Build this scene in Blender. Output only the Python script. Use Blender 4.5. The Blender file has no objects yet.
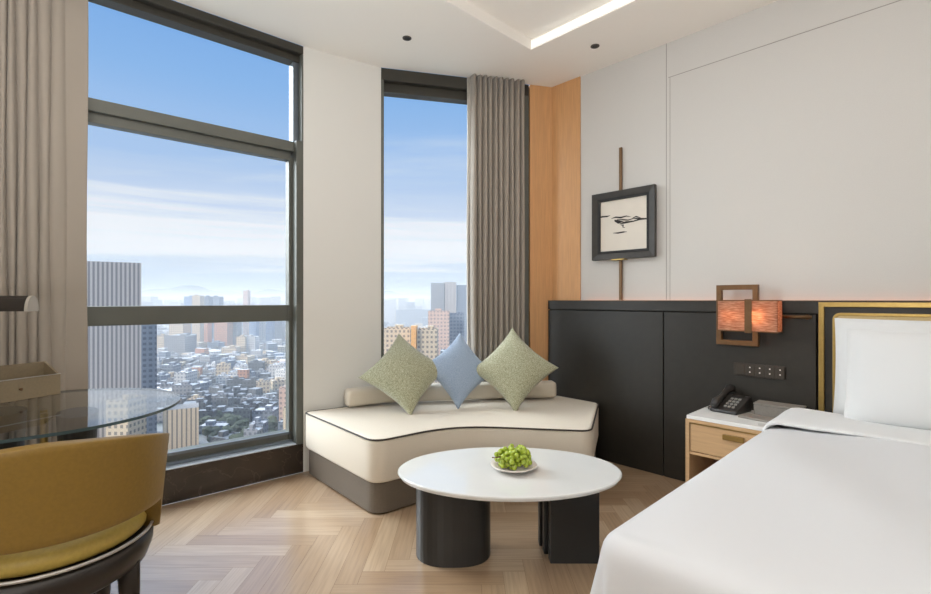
import bpy, bmesh, math, random
from mathutils import Vector, Matrix, geometry
random.seed(7)
PI = math.pi
H = 1.2            # eye height
F = 480.0          # focal length in pixels of the 931x594 frame
CEIL = 2.97
scene = bpy.context.scene
COL = scene.collection

# ------------------------------------------------------------------ camera, world, sun, exposure
cam_d = bpy.data.cameras.new('camera')
cam = bpy.data.objects.new('camera', cam_d)
COL.objects.link(cam)
cam.location = (0, 0, H)
cam.rotation_euler = (PI / 2, 0, 0)
cam_d.sensor_width = 36
cam_d.lens = F / 931 * 36
cam_d.shift_y = 3 / 931
cam_d.clip_start = 0.05
cam_d.clip_end = 40000
scene.camera = cam

vs = scene.view_settings
vs.view_transform = 'Standard'
vs.look = 'None'
vs.exposure = -0.35
vs.gamma = 1.0
vs.use_curve_mapping = False

SKY_STRENGTH = 1.24
SUN_STRENGTH = 3.3
CEILING_LIGHT = 14
UP_FILL = 140
SIDE_FILL_GLOW = 12.0
HIGH_FILL_GLOW = 16.0


def lin(c):
    return tuple((x / 255 / 12.92) if x / 255 <= 0.04045 else ((x / 255 + 0.055) / 1.055) ** 2.4 for x in c) + (1,)


world = bpy.data.worlds.new('sky')
scene.world = world
world.use_nodes = True
nt = world.node_tree
nt.nodes.clear()
N = nt.nodes.new
L = nt.links.new
tc = N('ShaderNodeTexCoord')
sep = N('ShaderNodeSeparateXYZ')
L(tc.outputs['Generated'], sep.inputs[0])
ramp = N('ShaderNodeValToRGB')
L(sep.outputs['Z'], ramp.inputs[0])
els = ramp.color_ramp.elements
stops = [(0.0, (190, 212, 230)), (0.035, (200, 217, 235)), (0.10, (216, 228, 244)), (0.17, (200, 217, 243)), (0.25, (172, 202, 241)),
         (0.38, (143, 187, 239)), (0.5, (122, 172, 234)), (1.0, (80, 130, 205))]
els[0].position, els[0].color = stops[0][0], lin(stops[0][1])
els[1].position, els[1].color = stops[-1][0], lin(stops[-1][1])
for p, c in stops[1:-1]:
    e = els.new(p)
    e.color = lin(c)
# clouds: project the view direction on a high plane so that streaks flatten towards the horizon
zc = N('ShaderNodeMath'); zc.operation = 'MAXIMUM'; zc.inputs[1].default_value = 0.02
L(sep.outputs['Z'], zc.inputs[0])
dx = N('ShaderNodeMath'); dx.operation = 'DIVIDE'
dy = N('ShaderNodeMath'); dy.operation = 'DIVIDE'
L(sep.outputs['X'], dx.inputs[0]); L(zc.outputs[0], dx.inputs[1])
L(sep.outputs['Y'], dy.inputs[0]); L(zc.outputs[0], dy.inputs[1])
cmb = N('ShaderNodeCombineXYZ')
L(dx.outputs[0], cmb.inputs[0]); L(dy.outputs[0], cmb.inputs[1])
mp = N('ShaderNodeMapping')
mp.inputs['Scale'].default_value = (0.35, 0.8, 1)
mp.inputs['Location'].default_value = (3.1, 1.7, 0)
L(cmb.outputs[0], mp.inputs[0])
nz = N('ShaderNodeTexNoise')
nz.inputs['Scale'].default_value = 1.0
nz.inputs['Detail'].default_value = 6
nz.inputs['Roughness'].default_value = 0.55
L(mp.outputs[0], nz.inputs[0])
cr = N('ShaderNodeValToRGB')
cr.color_ramp.elements[0].position = 0.50
cr.color_ramp.elements[1].position = 0.78
L(nz.outputs[0], cr.inputs[0])
# a bank of cloud low over the horizon
band = N('ShaderNodeValToRGB')
be = band.color_ramp.elements
be[0].position, be[0].color = 0.075, (0, 0, 0, 1)
be[1].position, be[1].color = 0.30, (0, 0, 0, 1)
for p, v in ((0.10, .6), (0.135, 1.0), (0.16, .7), (0.20, .15)):
    e = be.new(p); e.color = (v, v, v, 1)
mp2 = N('ShaderNodeMapping')
mp2.inputs['Scale'].default_value = (1.3, 1.3, 30)
mp2.inputs['Rotation'].default_value = (0.05, 0.09, 0)
L(tc.outputs['Generated'], mp2.inputs[0])
nz2 = N('ShaderNodeTexNoise'); nz2.inputs['Scale'].default_value = 1.5; nz2.inputs['Detail'].default_value = 5
L(mp2.outputs[0], nz2.inputs[0])
ad = N('ShaderNodeMath'); ad.operation = 'MULTIPLY_ADD'; ad.inputs[1].default_value = 0.22; ad.inputs[2].default_value = -0.10
L(nz2.outputs[0], ad.inputs[0])
zz = N('ShaderNodeMath'); zz.operation = 'ADD'
L(sep.outputs['Z'], zz.inputs[0]); L(ad.outputs[0], zz.inputs[1])
L(zz.outputs[0], band.inputs[0])
thin = N('ShaderNodeMath'); thin.operation = 'MULTIPLY'; thin.inputs[1].default_value = 0.42
L(cr.outputs[0], thin.inputs[0])
bm_ = N('ShaderNodeMath'); bm_.operation = 'MULTIPLY'; bm_.inputs[1].default_value = 0.9
L(band.outputs[0], bm_.inputs[0])
mx = N('ShaderNodeMath'); mx.operation = 'MAXIMUM'
L(thin.outputs[0], mx.inputs[0]); L(bm_.outputs[0], mx.inputs[1])
mix = N('ShaderNodeMixRGB')
L(mx.outputs[0], mix.inputs[0]); L(ramp.outputs[0], mix.inputs[1])
mix.inputs[2].default_value = lin((250, 251, 254))
bg = N('ShaderNodeBackground')
bg.inputs[1].default_value = SKY_STRENGTH
L(mix.outputs[0], bg.inputs[0])
# broad sky glow added left of the window view to light the room
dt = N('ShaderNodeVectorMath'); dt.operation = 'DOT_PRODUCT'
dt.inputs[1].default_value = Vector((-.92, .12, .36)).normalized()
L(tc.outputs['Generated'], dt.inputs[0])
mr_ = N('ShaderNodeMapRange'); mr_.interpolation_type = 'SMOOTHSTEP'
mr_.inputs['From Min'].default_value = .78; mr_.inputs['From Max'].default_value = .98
mr_.inputs['To Min'].default_value = 0; mr_.inputs['To Max'].default_value = SIDE_FILL_GLOW
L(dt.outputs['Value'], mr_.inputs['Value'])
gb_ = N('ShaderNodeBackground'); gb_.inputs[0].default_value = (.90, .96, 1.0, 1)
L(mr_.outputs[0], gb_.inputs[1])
# second added glow, above the sky the windows frame, brightening floor and daybed
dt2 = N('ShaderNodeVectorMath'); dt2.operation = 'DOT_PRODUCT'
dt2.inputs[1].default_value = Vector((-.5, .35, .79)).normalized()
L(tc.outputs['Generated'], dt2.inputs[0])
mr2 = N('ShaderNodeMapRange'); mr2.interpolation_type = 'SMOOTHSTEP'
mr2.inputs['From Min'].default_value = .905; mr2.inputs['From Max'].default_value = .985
mr2.inputs['To Min'].default_value = 0; mr2.inputs['To Max'].default_value = HIGH_FILL_GLOW
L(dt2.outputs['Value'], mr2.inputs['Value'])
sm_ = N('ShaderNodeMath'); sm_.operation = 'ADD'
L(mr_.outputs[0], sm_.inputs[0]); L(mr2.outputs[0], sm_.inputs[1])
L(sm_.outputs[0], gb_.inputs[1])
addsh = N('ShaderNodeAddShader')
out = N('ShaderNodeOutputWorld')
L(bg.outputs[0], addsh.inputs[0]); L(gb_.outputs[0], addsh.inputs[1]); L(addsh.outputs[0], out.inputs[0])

sun_d = bpy.data.lights.new('sun', 'SUN')
sun_d.energy = SUN_STRENGTH
sun_d.angle = math.radians(2)
sun_d.color = (1.0, 0.86, 0.70)
sun = bpy.data.objects.new('sun', sun_d)
COL.objects.link(sun)
# light travels away from the viewer over the city, slightly to the right
sun.rotation_euler = Vector((0.55, 0.80, -0.38)).to_track_quat('-Z', 'Y').to_euler()


def area(name, loc, sx, sy, power, color, rot=(0, 0, 0)):
    d = bpy.data.lights.new(name, 'AREA')
    d.shape = 'RECTANGLE'
    d.size, d.size_y = sx, sy
    d.energy = power
    d.color = color
    o = bpy.data.objects.new(name, d)
    COL.objects.link(o)
    o.location = loc
    o.rotation_euler = rot
    return o


# ------------------------------------------------------------------ room frames
TH = math.atan2(-.719, .695)


def P(u, n, z=0.0):
    """u runs along the headboard wall away from the viewer, n is the distance towards that wall."""
    return Vector((n * .719 - u * .695, n * .695 + u * .719, z))


WALL_N = 3.30
C1 = Vector((-1.131, 3.350, 0)); A1 = math.atan2(.654, .757)      # left window wall, frame runs to -x from C1
P2 = Vector((-.643, 3.654, 0)); K = Vector((.726, 3.997, 0)); A2 = math.atan2(K.y - P2.y, K.x - P2.x)
AC = math.atan2(P2.y - C1.y, P2.x - C1.x)


def fr(origin, ang, x, y, z=0.0):
    c, s = math.cos(ang), math.sin(ang)
    return Vector((origin.x + c * x - s * y, origin.y + s * x + c * y, z))


C0 = fr(C1, A1, -3.0, 0)
RB = P(-2.4, WALL_N); RC = P(-2.4, -1.5)

# the soft light of the ceiling tray and of an added fill behind the camera
area('tray_light', P(0.6, 1.2, CEIL + 0.05), 2.4, 2.2, CEILING_LIGHT, (.97, .98, 1.0), (0, 0, TH))
# unseen fill lamp, added and aimed upwards to brighten the ceiling
area('up_fill_light', P(0.2, -0.8, 1.0), 1.2, 1.2, UP_FILL, (.97, .98, 1.0), (PI, 0, TH))

# ------------------------------------------------------------------ materials
MATS = {}


def mat(name, color, rough=0.5, metal=0.0, bump=0.0, scale=40.0, var=0.0, emit=None, estr=0.0, trans=0.0, sheen=0.0, coat=0.0, stretch=(1, 1, 1), spec=0.5):
    if name in MATS:
        return MATS[name]
    m = bpy.data.materials.new(name)
    MATS[name] = m
    m.use_nodes = True
    t = m.node_tree
    b = t.nodes['Principled BSDF']
    c = lin(color)
    b.inputs['Base Color'].default_value = c
    b.inputs['Roughness'].default_value = rough
    b.inputs['Metallic'].default_value = metal
    b.inputs['Transmission Weight'].default_value = trans
    b.inputs['Sheen Weight'].default_value = sheen
    b.inputs['Coat Weight'].default_value = coat
    b.inputs['Specular IOR Level'].default_value = spec
    if emit:
        b.inputs['Emission Color'].default_value = lin(emit)
        b.inputs['Emission Strength'].default_value = estr
    if bump or var:
        co = t.nodes.new('ShaderNodeTexCoord')
        ma = t.nodes.new('ShaderNodeMapping')
        ma.inputs['Scale'].default_value = stretch
        t.links.new(co.outputs['Object'], ma.inputs[0])
        no = t.nodes.new('ShaderNodeTexNoise')
        no.inputs['Scale'].default_value = scale
        no.inputs['Detail'].default_value = 4
        t.links.new(ma.outputs[0], no.inputs[0])
        if var:
            mr = t.nodes.new('ShaderNodeMixRGB')
            mr.blend_type = 'MIX'
            mr.inputs[1].default_value = tuple(x * (1 - var) for x in c[:3]) + (1,)
            mr.inputs[2].default_value = tuple(min(1, x * (1 + var)) for x in c[:3]) + (1,)
            rr = t.nodes.new('ShaderNodeValToRGB')
            rr.color_ramp.elements[0].position = .35
            rr.color_ramp.elements[1].position = .65
            t.links.new(no.outputs[0], rr.inputs[0])
            t.links.new(rr.outputs[0], mr.inputs[0])
            t.links.new(mr.outputs[0], b.inputs['Base Color'])
        if bump:
            bu = t.nodes.new('ShaderNodeBump')
            bu.inputs['Strength'].default_value = bump
            bu.inputs['Distance'].default_value = 0.01
            t.links.new(no.outputs[0], bu.inputs['Height'])
            t.links.new(bu.outputs[0], b.inputs['Normal'])
    return m


M_wall = mat('white_wallcovering', (205, 202, 197), .8, bump=.05, scale=180, var=.015)
M_col = mat('white_paint', (226, 224, 218), .8, bump=.03, scale=120)
M_ceil = mat('ceiling_paint', (244, 239, 231), .9, bump=.02, scale=90)
M_orange = mat('golden_wood_veneer', (206, 156, 106), .45, bump=.04, scale=14, var=.06, stretch=(6, 6, .35))
M_dark = mat('dark_lacquered_panel', (40, 37, 32), .42, bump=.03, scale=25, var=.08)
M_groove = mat('panel_groove', (14, 12, 10), .7)
M_frame = mat('window_metal', (98, 99, 92), .38, metal=.25, var=.03, scale=8)
M_head = mat('dark_window_head', (58, 55, 48), .45, metal=.1)
M_frame_l = mat('brushed_aluminium', (118, 126, 134), .3, metal=.6, var=.03, scale=30)
M_brass = mat('brushed_brass', (176, 148, 88), .32, metal=.85, var=.05, scale=60)
M_brass_p = mat('bronze_pull', (150, 120, 66), .4, metal=.5)
M_stone_n = mat('white_nightstand_stone', (236, 236, 234), .15, var=.01, scale=6)
M_brass_d = mat('aged_bronze', (112, 84, 56), .4, metal=.5, var=.08, scale=40)
M_curtain = mat('taupe_curtain_cloth', (162, 152, 140), .9, bump=.05, scale=160, sheen=.2)
M_sheer = mat('pale_sheer_cloth', (206, 200, 190), .9)
M_sofa = mat('cream_upholstery', (216, 205, 187), .9, bump=.2, scale=350, var=.03, sheen=.2)
M_sofa_b = mat('taupe_leather', (102, 91, 78), .6, bump=.08, scale=120, var=.04)
M_pipe = mat('dark_piping', (52, 42, 34), .6)
M_black = mat('matt_black', (20, 19, 18), .55)
M_leg = mat('black_lacquer', (38, 38, 37), .35, var=.05, scale=12)
M_stone = mat('white_sintered_stone', (222, 222, 219), .07, var=.012, scale=6, coat=.3)
M_white = mat('white_cotton', (214, 215, 217), .85, bump=.10, scale=12, sheen=.15)
M_pillow = mat('white_pillow_cotton', (222, 223, 223), .85, bump=.08, scale=18, sheen=.15)
M_china = mat('white_china', (228, 218, 208), .2, coat=.4)
M_must = mat('mustard_leather', (134, 105, 42), .45, bump=.06, scale=90, var=.05)
M_must_s = mat('olive_seat_leather', (186, 160, 78), .42, bump=.05, scale=90, var=.05)
M_seatdk = mat('dark_bronze_shell', (44, 38, 33), .35, metal=.2)
M_silver = mat('pale_metal_trim', (188, 184, 180), .3, metal=.6)
M_oak = mat('pale_oak_veneer', (196, 160, 118), .5, bump=.05, scale=16, var=.06, stretch=(.4, 6, 6))
M_oak_d = mat('reddish_shelf_wood', (112, 66, 38), .5, var=.08, scale=16, stretch=(.5, 6, 6))
M_phone = mat('black_phone_plastic', (48, 46, 45), .35)
M_key = mat('grey_phone_key', (140, 138, 134), .4)
M_grey = mat('grey_leather', (126, 120, 113), .55, bump=.08, scale=120, var=.05)
M_grey_l = mat('grey_leather_pad', (134, 128, 121), .5, var=.03, scale=50)
M_switch = mat('bronze_switch_plate', (66, 60, 54), .4, metal=.3)
M_dot = mat('pale_switch_mark', (190, 186, 178), .5, emit=(220, 214, 200), estr=.3)
M_art = mat('ink_paper', (222, 214, 202), .8, var=.02, scale=9)
M_ink = mat('black_ink', (38, 34, 32), .7)
M_blackwood = mat('black_picture_moulding', (50, 45, 39), .4, var=.1, scale=30)
M_gold_fab = mat('gold_upholstery', (190, 168, 122), .6, bump=.1, scale=120, var=.05)
M_led = mat('warm_led', (255, 190, 140), .5, emit=(255, 150, 95), estr=9)
M_cove = mat('white_led', (255, 255, 255), .5, emit=(255, 250, 240), estr=.6)
M_lampcap = mat('lamp_end_cap', (172, 164, 152), .4, metal=.2)
M_lampdk = mat('lamp_dark_bronze', (40, 33, 26), .4, metal=.3)
M_tan = mat('tan_leather_box', (136, 120, 94), .55, bump=.06, scale=100, var=.05)
M_tan_d = mat('brown_box_lining', (96, 80, 62), .7)
M_stem = mat('grape_stem', (96, 66, 36), .7)
M_down = mat('downlight_dark', (70, 62, 54), .5)


def tint_glass(name, color, fres=1.45, fac=1.0, rough=0.0):
    m = bpy.data.materials.new(name)
    m.use_nodes = True
    t = m.node_tree
    t.nodes.clear()
    tr = t.nodes.new('ShaderNodeBsdfTransparent'); tr.inputs[0].default_value = color
    gl = t.nodes.new('ShaderNodeBsdfGlossy'); gl.inputs['Roughness'].default_value = rough
    fr_ = t.nodes.new('ShaderNodeFresnel'); fr_.inputs[0].default_value = fres
    mu = t.nodes.new('ShaderNodeMath'); mu.operation = 'MULTIPLY'; mu.inputs[1].default_value = fac
    mu.use_clamp = True
    ge = t.nodes.new('ShaderNodeNewGeometry')          # only the outer skin of the pane mirrors
    inv = t.nodes.new('ShaderNodeMath'); inv.operation = 'SUBTRACT'; inv.inputs[0].default_value = 1.0
    t.links.new(ge.outputs['Backfacing'], inv.inputs[1])
    m3 = t.nodes.new('ShaderNodeMath'); m3.operation = 'MULTIPLY'
    mi = t.nodes.new('ShaderNodeMixShader')
    o = t.nodes.new('ShaderNodeOutputMaterial')
    t.links.new(fr_.outputs[0], mu.inputs[0]); t.links.new(mu.outputs[0], m3.inputs[0]); t.links.new(inv.outputs[0], m3.inputs[1]); t.links.new(m3.outputs[0], mi.inputs[0])
    t.links.new(tr.outputs[0], mi.inputs[1]); t.links.new(gl.outputs[0], mi.inputs[2]); t.links.new(mi.outputs[0], o.inputs[0])
    return m


M_glass = tint_glass('clear_window_glass', (.98, .99, .99, 1), 1.45, .35)
M_desk_glass = tint_glass('grey_desk_glass', (.88, .91, .92, 1), 1.5, 1.3)
M_desk_edge = mat('desk_glass_edge', (70, 86, 90), .15)


def marble_mat():
    m = bpy.data.materials.new('dark_brown_marble')
    m.use_nodes = True
    t = m.node_tree
    b = t.nodes['Principled BSDF']
    b.inputs['Roughness'].default_value = .14
    co = t.nodes.new('ShaderNodeTexCoord')
    no = t.nodes.new('ShaderNodeTexNoise'); no.inputs['Scale'].default_value = 3; no.inputs['Detail'].default_value = 6
    no.inputs['Distortion'].default_value = 2.0
    t.links.new(co.outputs['Object'], no.inputs[0])
    ab = t.nodes.new('ShaderNodeMath'); ab.operation = 'SUBTRACT'; ab.inputs[1].default_value = .5
    aa = t.nodes.new('ShaderNodeMath'); aa.operation = 'ABSOLUTE'
    t.links.new(no.outputs[0], ab.inputs[0]); t.links.new(ab.outputs[0], aa.inputs[0])
    r = t.nodes.new('ShaderNodeValToRGB')
    r.color_ramp.elements[0].position = 0; r.color_ramp.elements[0].color = lin((88, 76, 66))
    r.color_ramp.elements[1].position = .012; r.color_ramp.elements[1].color = lin((66, 56, 48))
    t.links.new(aa.outputs[0], r.inputs[0])
    n2 = t.nodes.new('ShaderNodeTexNoise'); n2.inputs['Scale'].default_value = 7
    t.links.new(co.outputs['Object'], n2.inputs[0])
    mu = t.nodes.new('ShaderNodeMixRGB'); mu.blend_type = 'MULTIPLY'; mu.inputs[0].default_value = .5
    t.links.new(r.outputs[0], mu.inputs[1]); t.links.new(n2.outputs[0], mu.inputs[2])
    t.links.new(mu.outputs[0], b.inputs['Base Color'])
    return m


M_marble = marble_mat()


def floor_mat():
    m = bpy.data.materials.new('oak_herringbone')
    m.use_nodes = True
    t = m.node_tree
    b = t.nodes['Principled BSDF']
    at = t.nodes.new('ShaderNodeAttribute'); at.attribute_name = 'tone'
    uv = t.nodes.new('ShaderNodeUVMap')
    mp = t.nodes.new('ShaderNodeMapping'); mp.inputs['Scale'].default_value = (1.2, 26, 1)
    t.links.new(uv.outputs[0], mp.inputs[0])
    no = t.nodes.new('ShaderNodeTexNoise'); no.inputs['Scale'].default_value = 3; no.inputs['Detail'].default_value = 5
    t.links.new(mp.outputs[0], no.inputs[0])
    r = t.nodes.new('ShaderNodeValToRGB')
    r.color_ramp.elements[0].color = lin((162, 132, 101)); r.color_ramp.elements[0].position = 0
    r.color_ramp.elements[1].color = lin((188, 162, 132)); r.color_ramp.elements[1].position = 1
    e = r.color_ramp.elements.new(.5); e.color = lin((175, 147, 117))
    t.links.new(at.outputs['Fac'], r.inputs[0])
    g = t.nodes.new('ShaderNodeValToRGB')
    g.color_ramp.elements[0].color = (.80, .78, .76, 1); g.color_ramp.elements[0].position = .35
    g.color_ramp.elements[1].color = (1.05, 1.05, 1.05, 1); g.color_ramp.elements[1].position = .6
    t.links.new(no.outputs[0], g.inputs[0])
    mu = t.nodes.new('ShaderNodeMixRGB'); mu.blend_type = 'MULTIPLY'; mu.inputs[0].default_value = .8
    t.links.new(r.outputs[0], mu.inputs[1]); t.links.new(g.outputs[0], mu.inputs[2])
    t.links.new(mu.outputs[0], b.inputs['Base Color'])
    b.inputs['Roughness'].default_value = .34
    b.inputs['Specular IOR Level'].default_value = .6
    b.inputs['Coat Weight'].default_value = 1.0
    b.inputs['Coat IOR'].default_value = 1.9
    b.inputs['Coat Roughness'].default_value = .22
    return m


M_floor = floor_mat()
M_gap = mat('floor_joint', (120, 94, 70), .7)


def boucle(name, c1, c2, c3, scale=170, bump=.9):
    m = bpy.data.materials.new(name)
    m.use_nodes = True
    t = m.node_tree
    b = t.nodes['Principled BSDF']
    b.inputs['Roughness'].default_value = .95
    b.inputs['Sheen Weight'].default_value = .3
    co = t.nodes.new('ShaderNodeTexCoord')
    no = t.nodes.new('ShaderNodeTexNoise'); no.inputs['Scale'].default_value = scale; no.inputs['Detail'].default_value = 3
    t.links.new(co.outputs['Object'], no.inputs[0])
    r = t.nodes.new('ShaderNodeValToRGB')
    r.color_ramp.elements[0].position = .38; r.color_ramp.elements[0].color = lin(c1)
    r.color_ramp.elements[1].position = .62; r.color_ramp.elements[1].color = lin(c3)
    e = r.color_ramp.elements.new(.5); e.color = lin(c2)
    t.links.new(no.outputs[0], r.inputs[0]); t.links.new(r.outputs[0], b.inputs['Base Color'])
    bu = t.nodes.new('ShaderNodeBump'); bu.inputs['Strength'].default_value = bump; bu.inputs['Distance'].default_value = .004
    t.links.new(no.outputs[0], bu.inputs['Height']); t.links.new(bu.outputs[0], b.inputs['Normal'])
    return m


M_green = boucle('green_boucle', (134, 136, 108), (164, 163, 134), (196, 194, 168), 210, .6)
M_blue = boucle('blue_linen', (142, 160, 184), (156, 174, 198), (170, 188, 208), 260, .3)


def shade_mat():
    m = bpy.data.materials.new('woven_orange_shade')
    m.use_nodes = True
    t = m.node_tree
    b = t.nodes['Principled BSDF']
    co = t.nodes.new('ShaderNodeTexCoord')
    mp = t.nodes.new('ShaderNodeMapping'); mp.inputs['Scale'].default_value = (14, 14, 130)
    t.links.new(co.outputs['Object'], mp.inputs[0])
    no = t.nodes.new('ShaderNodeTexNoise'); no.inputs['Scale'].default_value = 2.2; no.inputs['Detail'].default_value = 3
    t.links.new(mp.outputs[0], no.inputs[0])
    r = t.nodes.new('ShaderNodeValToRGB')
    r.color_ramp.elements[0].position = .36; r.color_ramp.elements[0].color = lin((176, 124, 96))
    r.color_ramp.elements[1].position = .66; r.color_ramp.elements[1].color = lin((226, 190, 164))
    t.links.new(no.outputs[0], r.inputs[0]); t.links.new(r.outputs[0], b.inputs['Base Color'])
    b.inputs['Roughness'].default_value = .8
    tr = t.nodes.new('ShaderNodeBsdfTranslucent')
    t.links.new(r.outputs[0], tr.inputs[0])
    mi = t.nodes.new('ShaderNodeMixShader'); mi.inputs[0].default_value = .6
    o = t.nodes['Material Output']
    t.links.new(b.outputs[0], mi.inputs[1]); t.links.new(tr.outputs[0], mi.inputs[2]); t.links.new(mi.outputs[0], o.inputs[0])
    return m


M_shade = shade_mat()


def grape_mat():
    m = mat('green_grape_skin', (158, 176, 52), .25, coat=.3)
    b = m.node_tree.nodes['Principled BSDF']
    b.inputs['Subsurface Weight'].default_value = .25
    b.inputs['Subsurface Radius'].default_value = (.01, .012, .004)
    b.inputs['Subsurface Scale'].default_value = .5
    return m


M_grape = grape_mat()


# ------------------------------------------------------------------ mesh helpers
def link(name, bm, m, parent=None, smooth=False, loc=None, rot=None, bevel=0.0, seg=2, subsurf=0):
    me = bpy.data.meshes.new(name)
    bmesh.ops.recalc_face_normals(bm, faces=bm.faces)
    bm.to_mesh(me)
    bm.free()
    mats = m if isinstance(m, (list, tuple)) else [m]
    for x in mats:
        me.materials.append(x)
    o = bpy.data.objects.new(name, me)
    COL.objects.link(o)
    if smooth:
        for p in me.polygons:
            p.use_smooth = True
    if parent:
        o.parent = parent
    if loc is not None:
        o.location = loc
    if rot is not None:
        o.rotation_euler = rot if not isinstance(rot, (int, float)) else (0, 0, rot)
    if bevel:
        b = o.modifiers.new('bevel', 'BEVEL')
        b.width = bevel
        b.segments = seg
        b.limit_method = 'ANGLE'
    if subsurf:
        s = o.modifiers.new('sub', 'SUBSURF')
        s.levels = s.render_levels = subsurf
    return o


def tag(o, label=None, cat=None, group=None, kind=None):
    if label: o['label'] = label
    if cat: o['category'] = cat
    if group: o['group'] = group
    if kind: o['kind'] = kind
    return o


def thing(name, label, cat, loc=(0, 0, 0), rot=0.0, group=None):
    o = bpy.data.objects.new(name, None)
    COL.objects.link(o)
    o.location = loc
    o.rotation_euler = (0, 0, rot)
    o.empty_display_size = .1
    return tag(o, label, cat, group)


def structure(o):
    o['kind'] = 'structure'
    return o


def box(bm, x0, x1, y0, y1, z0, z1, mi=0):
    vs_ = [bm.verts.new((x, y, z)) for z in (z0, z1) for y in (y0, y1) for x in (x0, x1)]
    for f in ((0, 1, 3, 2), (4, 6, 7, 5), (0, 4, 5, 1), (2, 3, 7, 6), (0, 2, 6, 4), (1, 5, 7, 3)):
        fc = bm.faces.new([vs_[i] for i in f])
        fc.material_index = mi
    return vs_


def B(*a):
    bm = bmesh.new()
    box(bm, *a)
    return bm


def cyl(bm, c, r, z0, z1, seg=24, r2=None, sx=1.0, sy=1.0, mi=0):
    r2 = r if r2 is None else r2
    lo = [bm.verts.new((c[0] + r * sx * math.cos(2 * PI * i / seg), c[1] + r * sy * math.sin(2 * PI * i / seg), z0)) for i in range(seg)]
    hi = [bm.verts.new((c[0] + r2 * sx * math.cos(2 * PI * i / seg), c[1] + r2 * sy * math.sin(2 * PI * i / seg), z1)) for i in range(seg)]
    for i in range(seg):
        j = (i + 1) % seg
        bm.faces.new((lo[i], lo[j], hi[j], hi[i])).material_index = mi
    bm.faces.new(lo[::-1]).material_index = mi
    bm.faces.new(hi).material_index = mi


def lathe(bm, prof, seg=40, c=(0, 0), sx=1.0, sy=1.0):
    rings = []
    for r, z in prof:
        rings.append([bm.verts.new((c[0] + r * sx * math.cos(2 * PI * i / seg), c[1] + r * sy * math.sin(2 * PI * i / seg), z)) for i in range(seg)])
    for a, b in zip(rings, rings[1:]):
        for i in range(seg):
            j = (i + 1) % seg
            bm.faces.new((a[i], a[j], b[j], b[i]))
    bm.faces.new(rings[0][::-1])
    bm.faces.new(rings[-1])


def prism(bm, pts, z0, z1, mi=0):
    lo = [bm.verts.new((p[0], p[1], z0)) for p in pts]
    hi = [bm.verts.new((p[0], p[1], z1)) for p in pts]
    n = len(pts)
    for i in range(n):
        j = (i + 1) % n
        bm.faces.new((lo[i], lo[j], hi[j], hi[i])).material_index = mi
    bm.faces.new(lo[::-1]).material_index = mi
    bm.faces.new(hi).material_index = mi


def tube(bm, pts, r, seg=10, closed=False, rad=None):
    pts = [Vector(p) for p in pts]
    n = len(pts)
    rings = []
    up = Vector((0, 0, 1))
    for i, p in enumerate(pts):
        if closed:
            d = pts[(i + 1) % n] - pts[i - 1]
        else:
            d = pts[min(i + 1, n - 1)] - pts[max(i - 1, 0)]
        d.normalize()
        a = d.cross(up)
        if a.length < 1e-3:
            a = Vector((1, 0, 0))
        a.normalize()
        b = d.cross(a)
        rr = rad[i] if rad else r
        rings.append([bm.verts.new(p + a * rr * math.cos(2 * PI * k / seg) + b * rr * math.sin(2 * PI * k / seg)) for k in range(seg)])
    m = n if closed else n - 1
    for i in range(m):
        a, b = rings[i], rings[(i + 1) % n]
        for k in range(seg):
            l = (k + 1) % seg
            bm.faces.new((a[k], a[l], b[l], b[k]))
    if not closed:
        bm.faces.new(rings[0][::-1])
        bm.faces.new(rings[-1])


def smooth_poly(pts, k=3, radius=None):
    """round the corners of a closed polygon; radius per corner."""
    out_ = []
    n = len(pts)
    for i in range(n):
        p = Vector(pts[i][:2]); a = Vector(pts[i - 1][:2]); b = Vector(pts[(i + 1) % n][:2])
        r = pts[i][2] if len(pts[i]) > 2 else (radius or 0)
        da = (a - p); db = (b - p)
        r = min(r, da.length * .48, db.length * .48)
        if r <= 0:
            out_.append(p.copy()); continue
        s = p + da.normalized() * r
        e = p + db.normalized() * r
        for q in range(k + 1):
            t_ = q / k
            out_.append(s * (1 - t_) ** 2 + p * 2 * t_ * (1 - t_) + e * t_ ** 2)
    return out_


def inset_poly(pts, d):
    """shrink (d>0) a CCW closed outline."""
    n = len(pts)
    res = []
    for i in range(n):
        a, p, b = pts[i - 1], pts[i], pts[(i + 1) % n]
        t1 = (p - a); t2 = (b - p)
        if t1.length < 1e-6: t1 = t2
        if t2.length < 1e-6: t2 = t1
        t_ = (t1.normalized() + t2.normalized())
        t_.normalize()
        res.append(p + Vector((-t_.y, t_.x)) * d)
    return res


def loft(bm, rings):
    """rings: list of lists of (x,y,z)"""
    R_ = [[bm.verts.new(v) for v in r] for r in rings]
    n = len(R_[0])
    for a, b in zip(R_, R_[1:]):
        for i in range(n):
            j = (i + 1) % n
            bm.faces.new((a[i], a[j], b[j], b[i]))
    bm.faces.new(R_[0][::-1])
    bm.faces.new(R_[-1])


# ------------------------------------------------------------------ room shell
room = [C0, C1, P2, K, RB, RC]          # clockwise seen from above


def in_poly(x, y, poly):
    c = False
    n = len(poly)
    for i in range(n):
        a, b = poly[i], poly[i - 1]
        if (a.y > y) != (b.y > y) and x < (b.x - a.x) * (y - a.y) / (b.y - a.y) + a.x:
            c = not c
    return c


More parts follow.
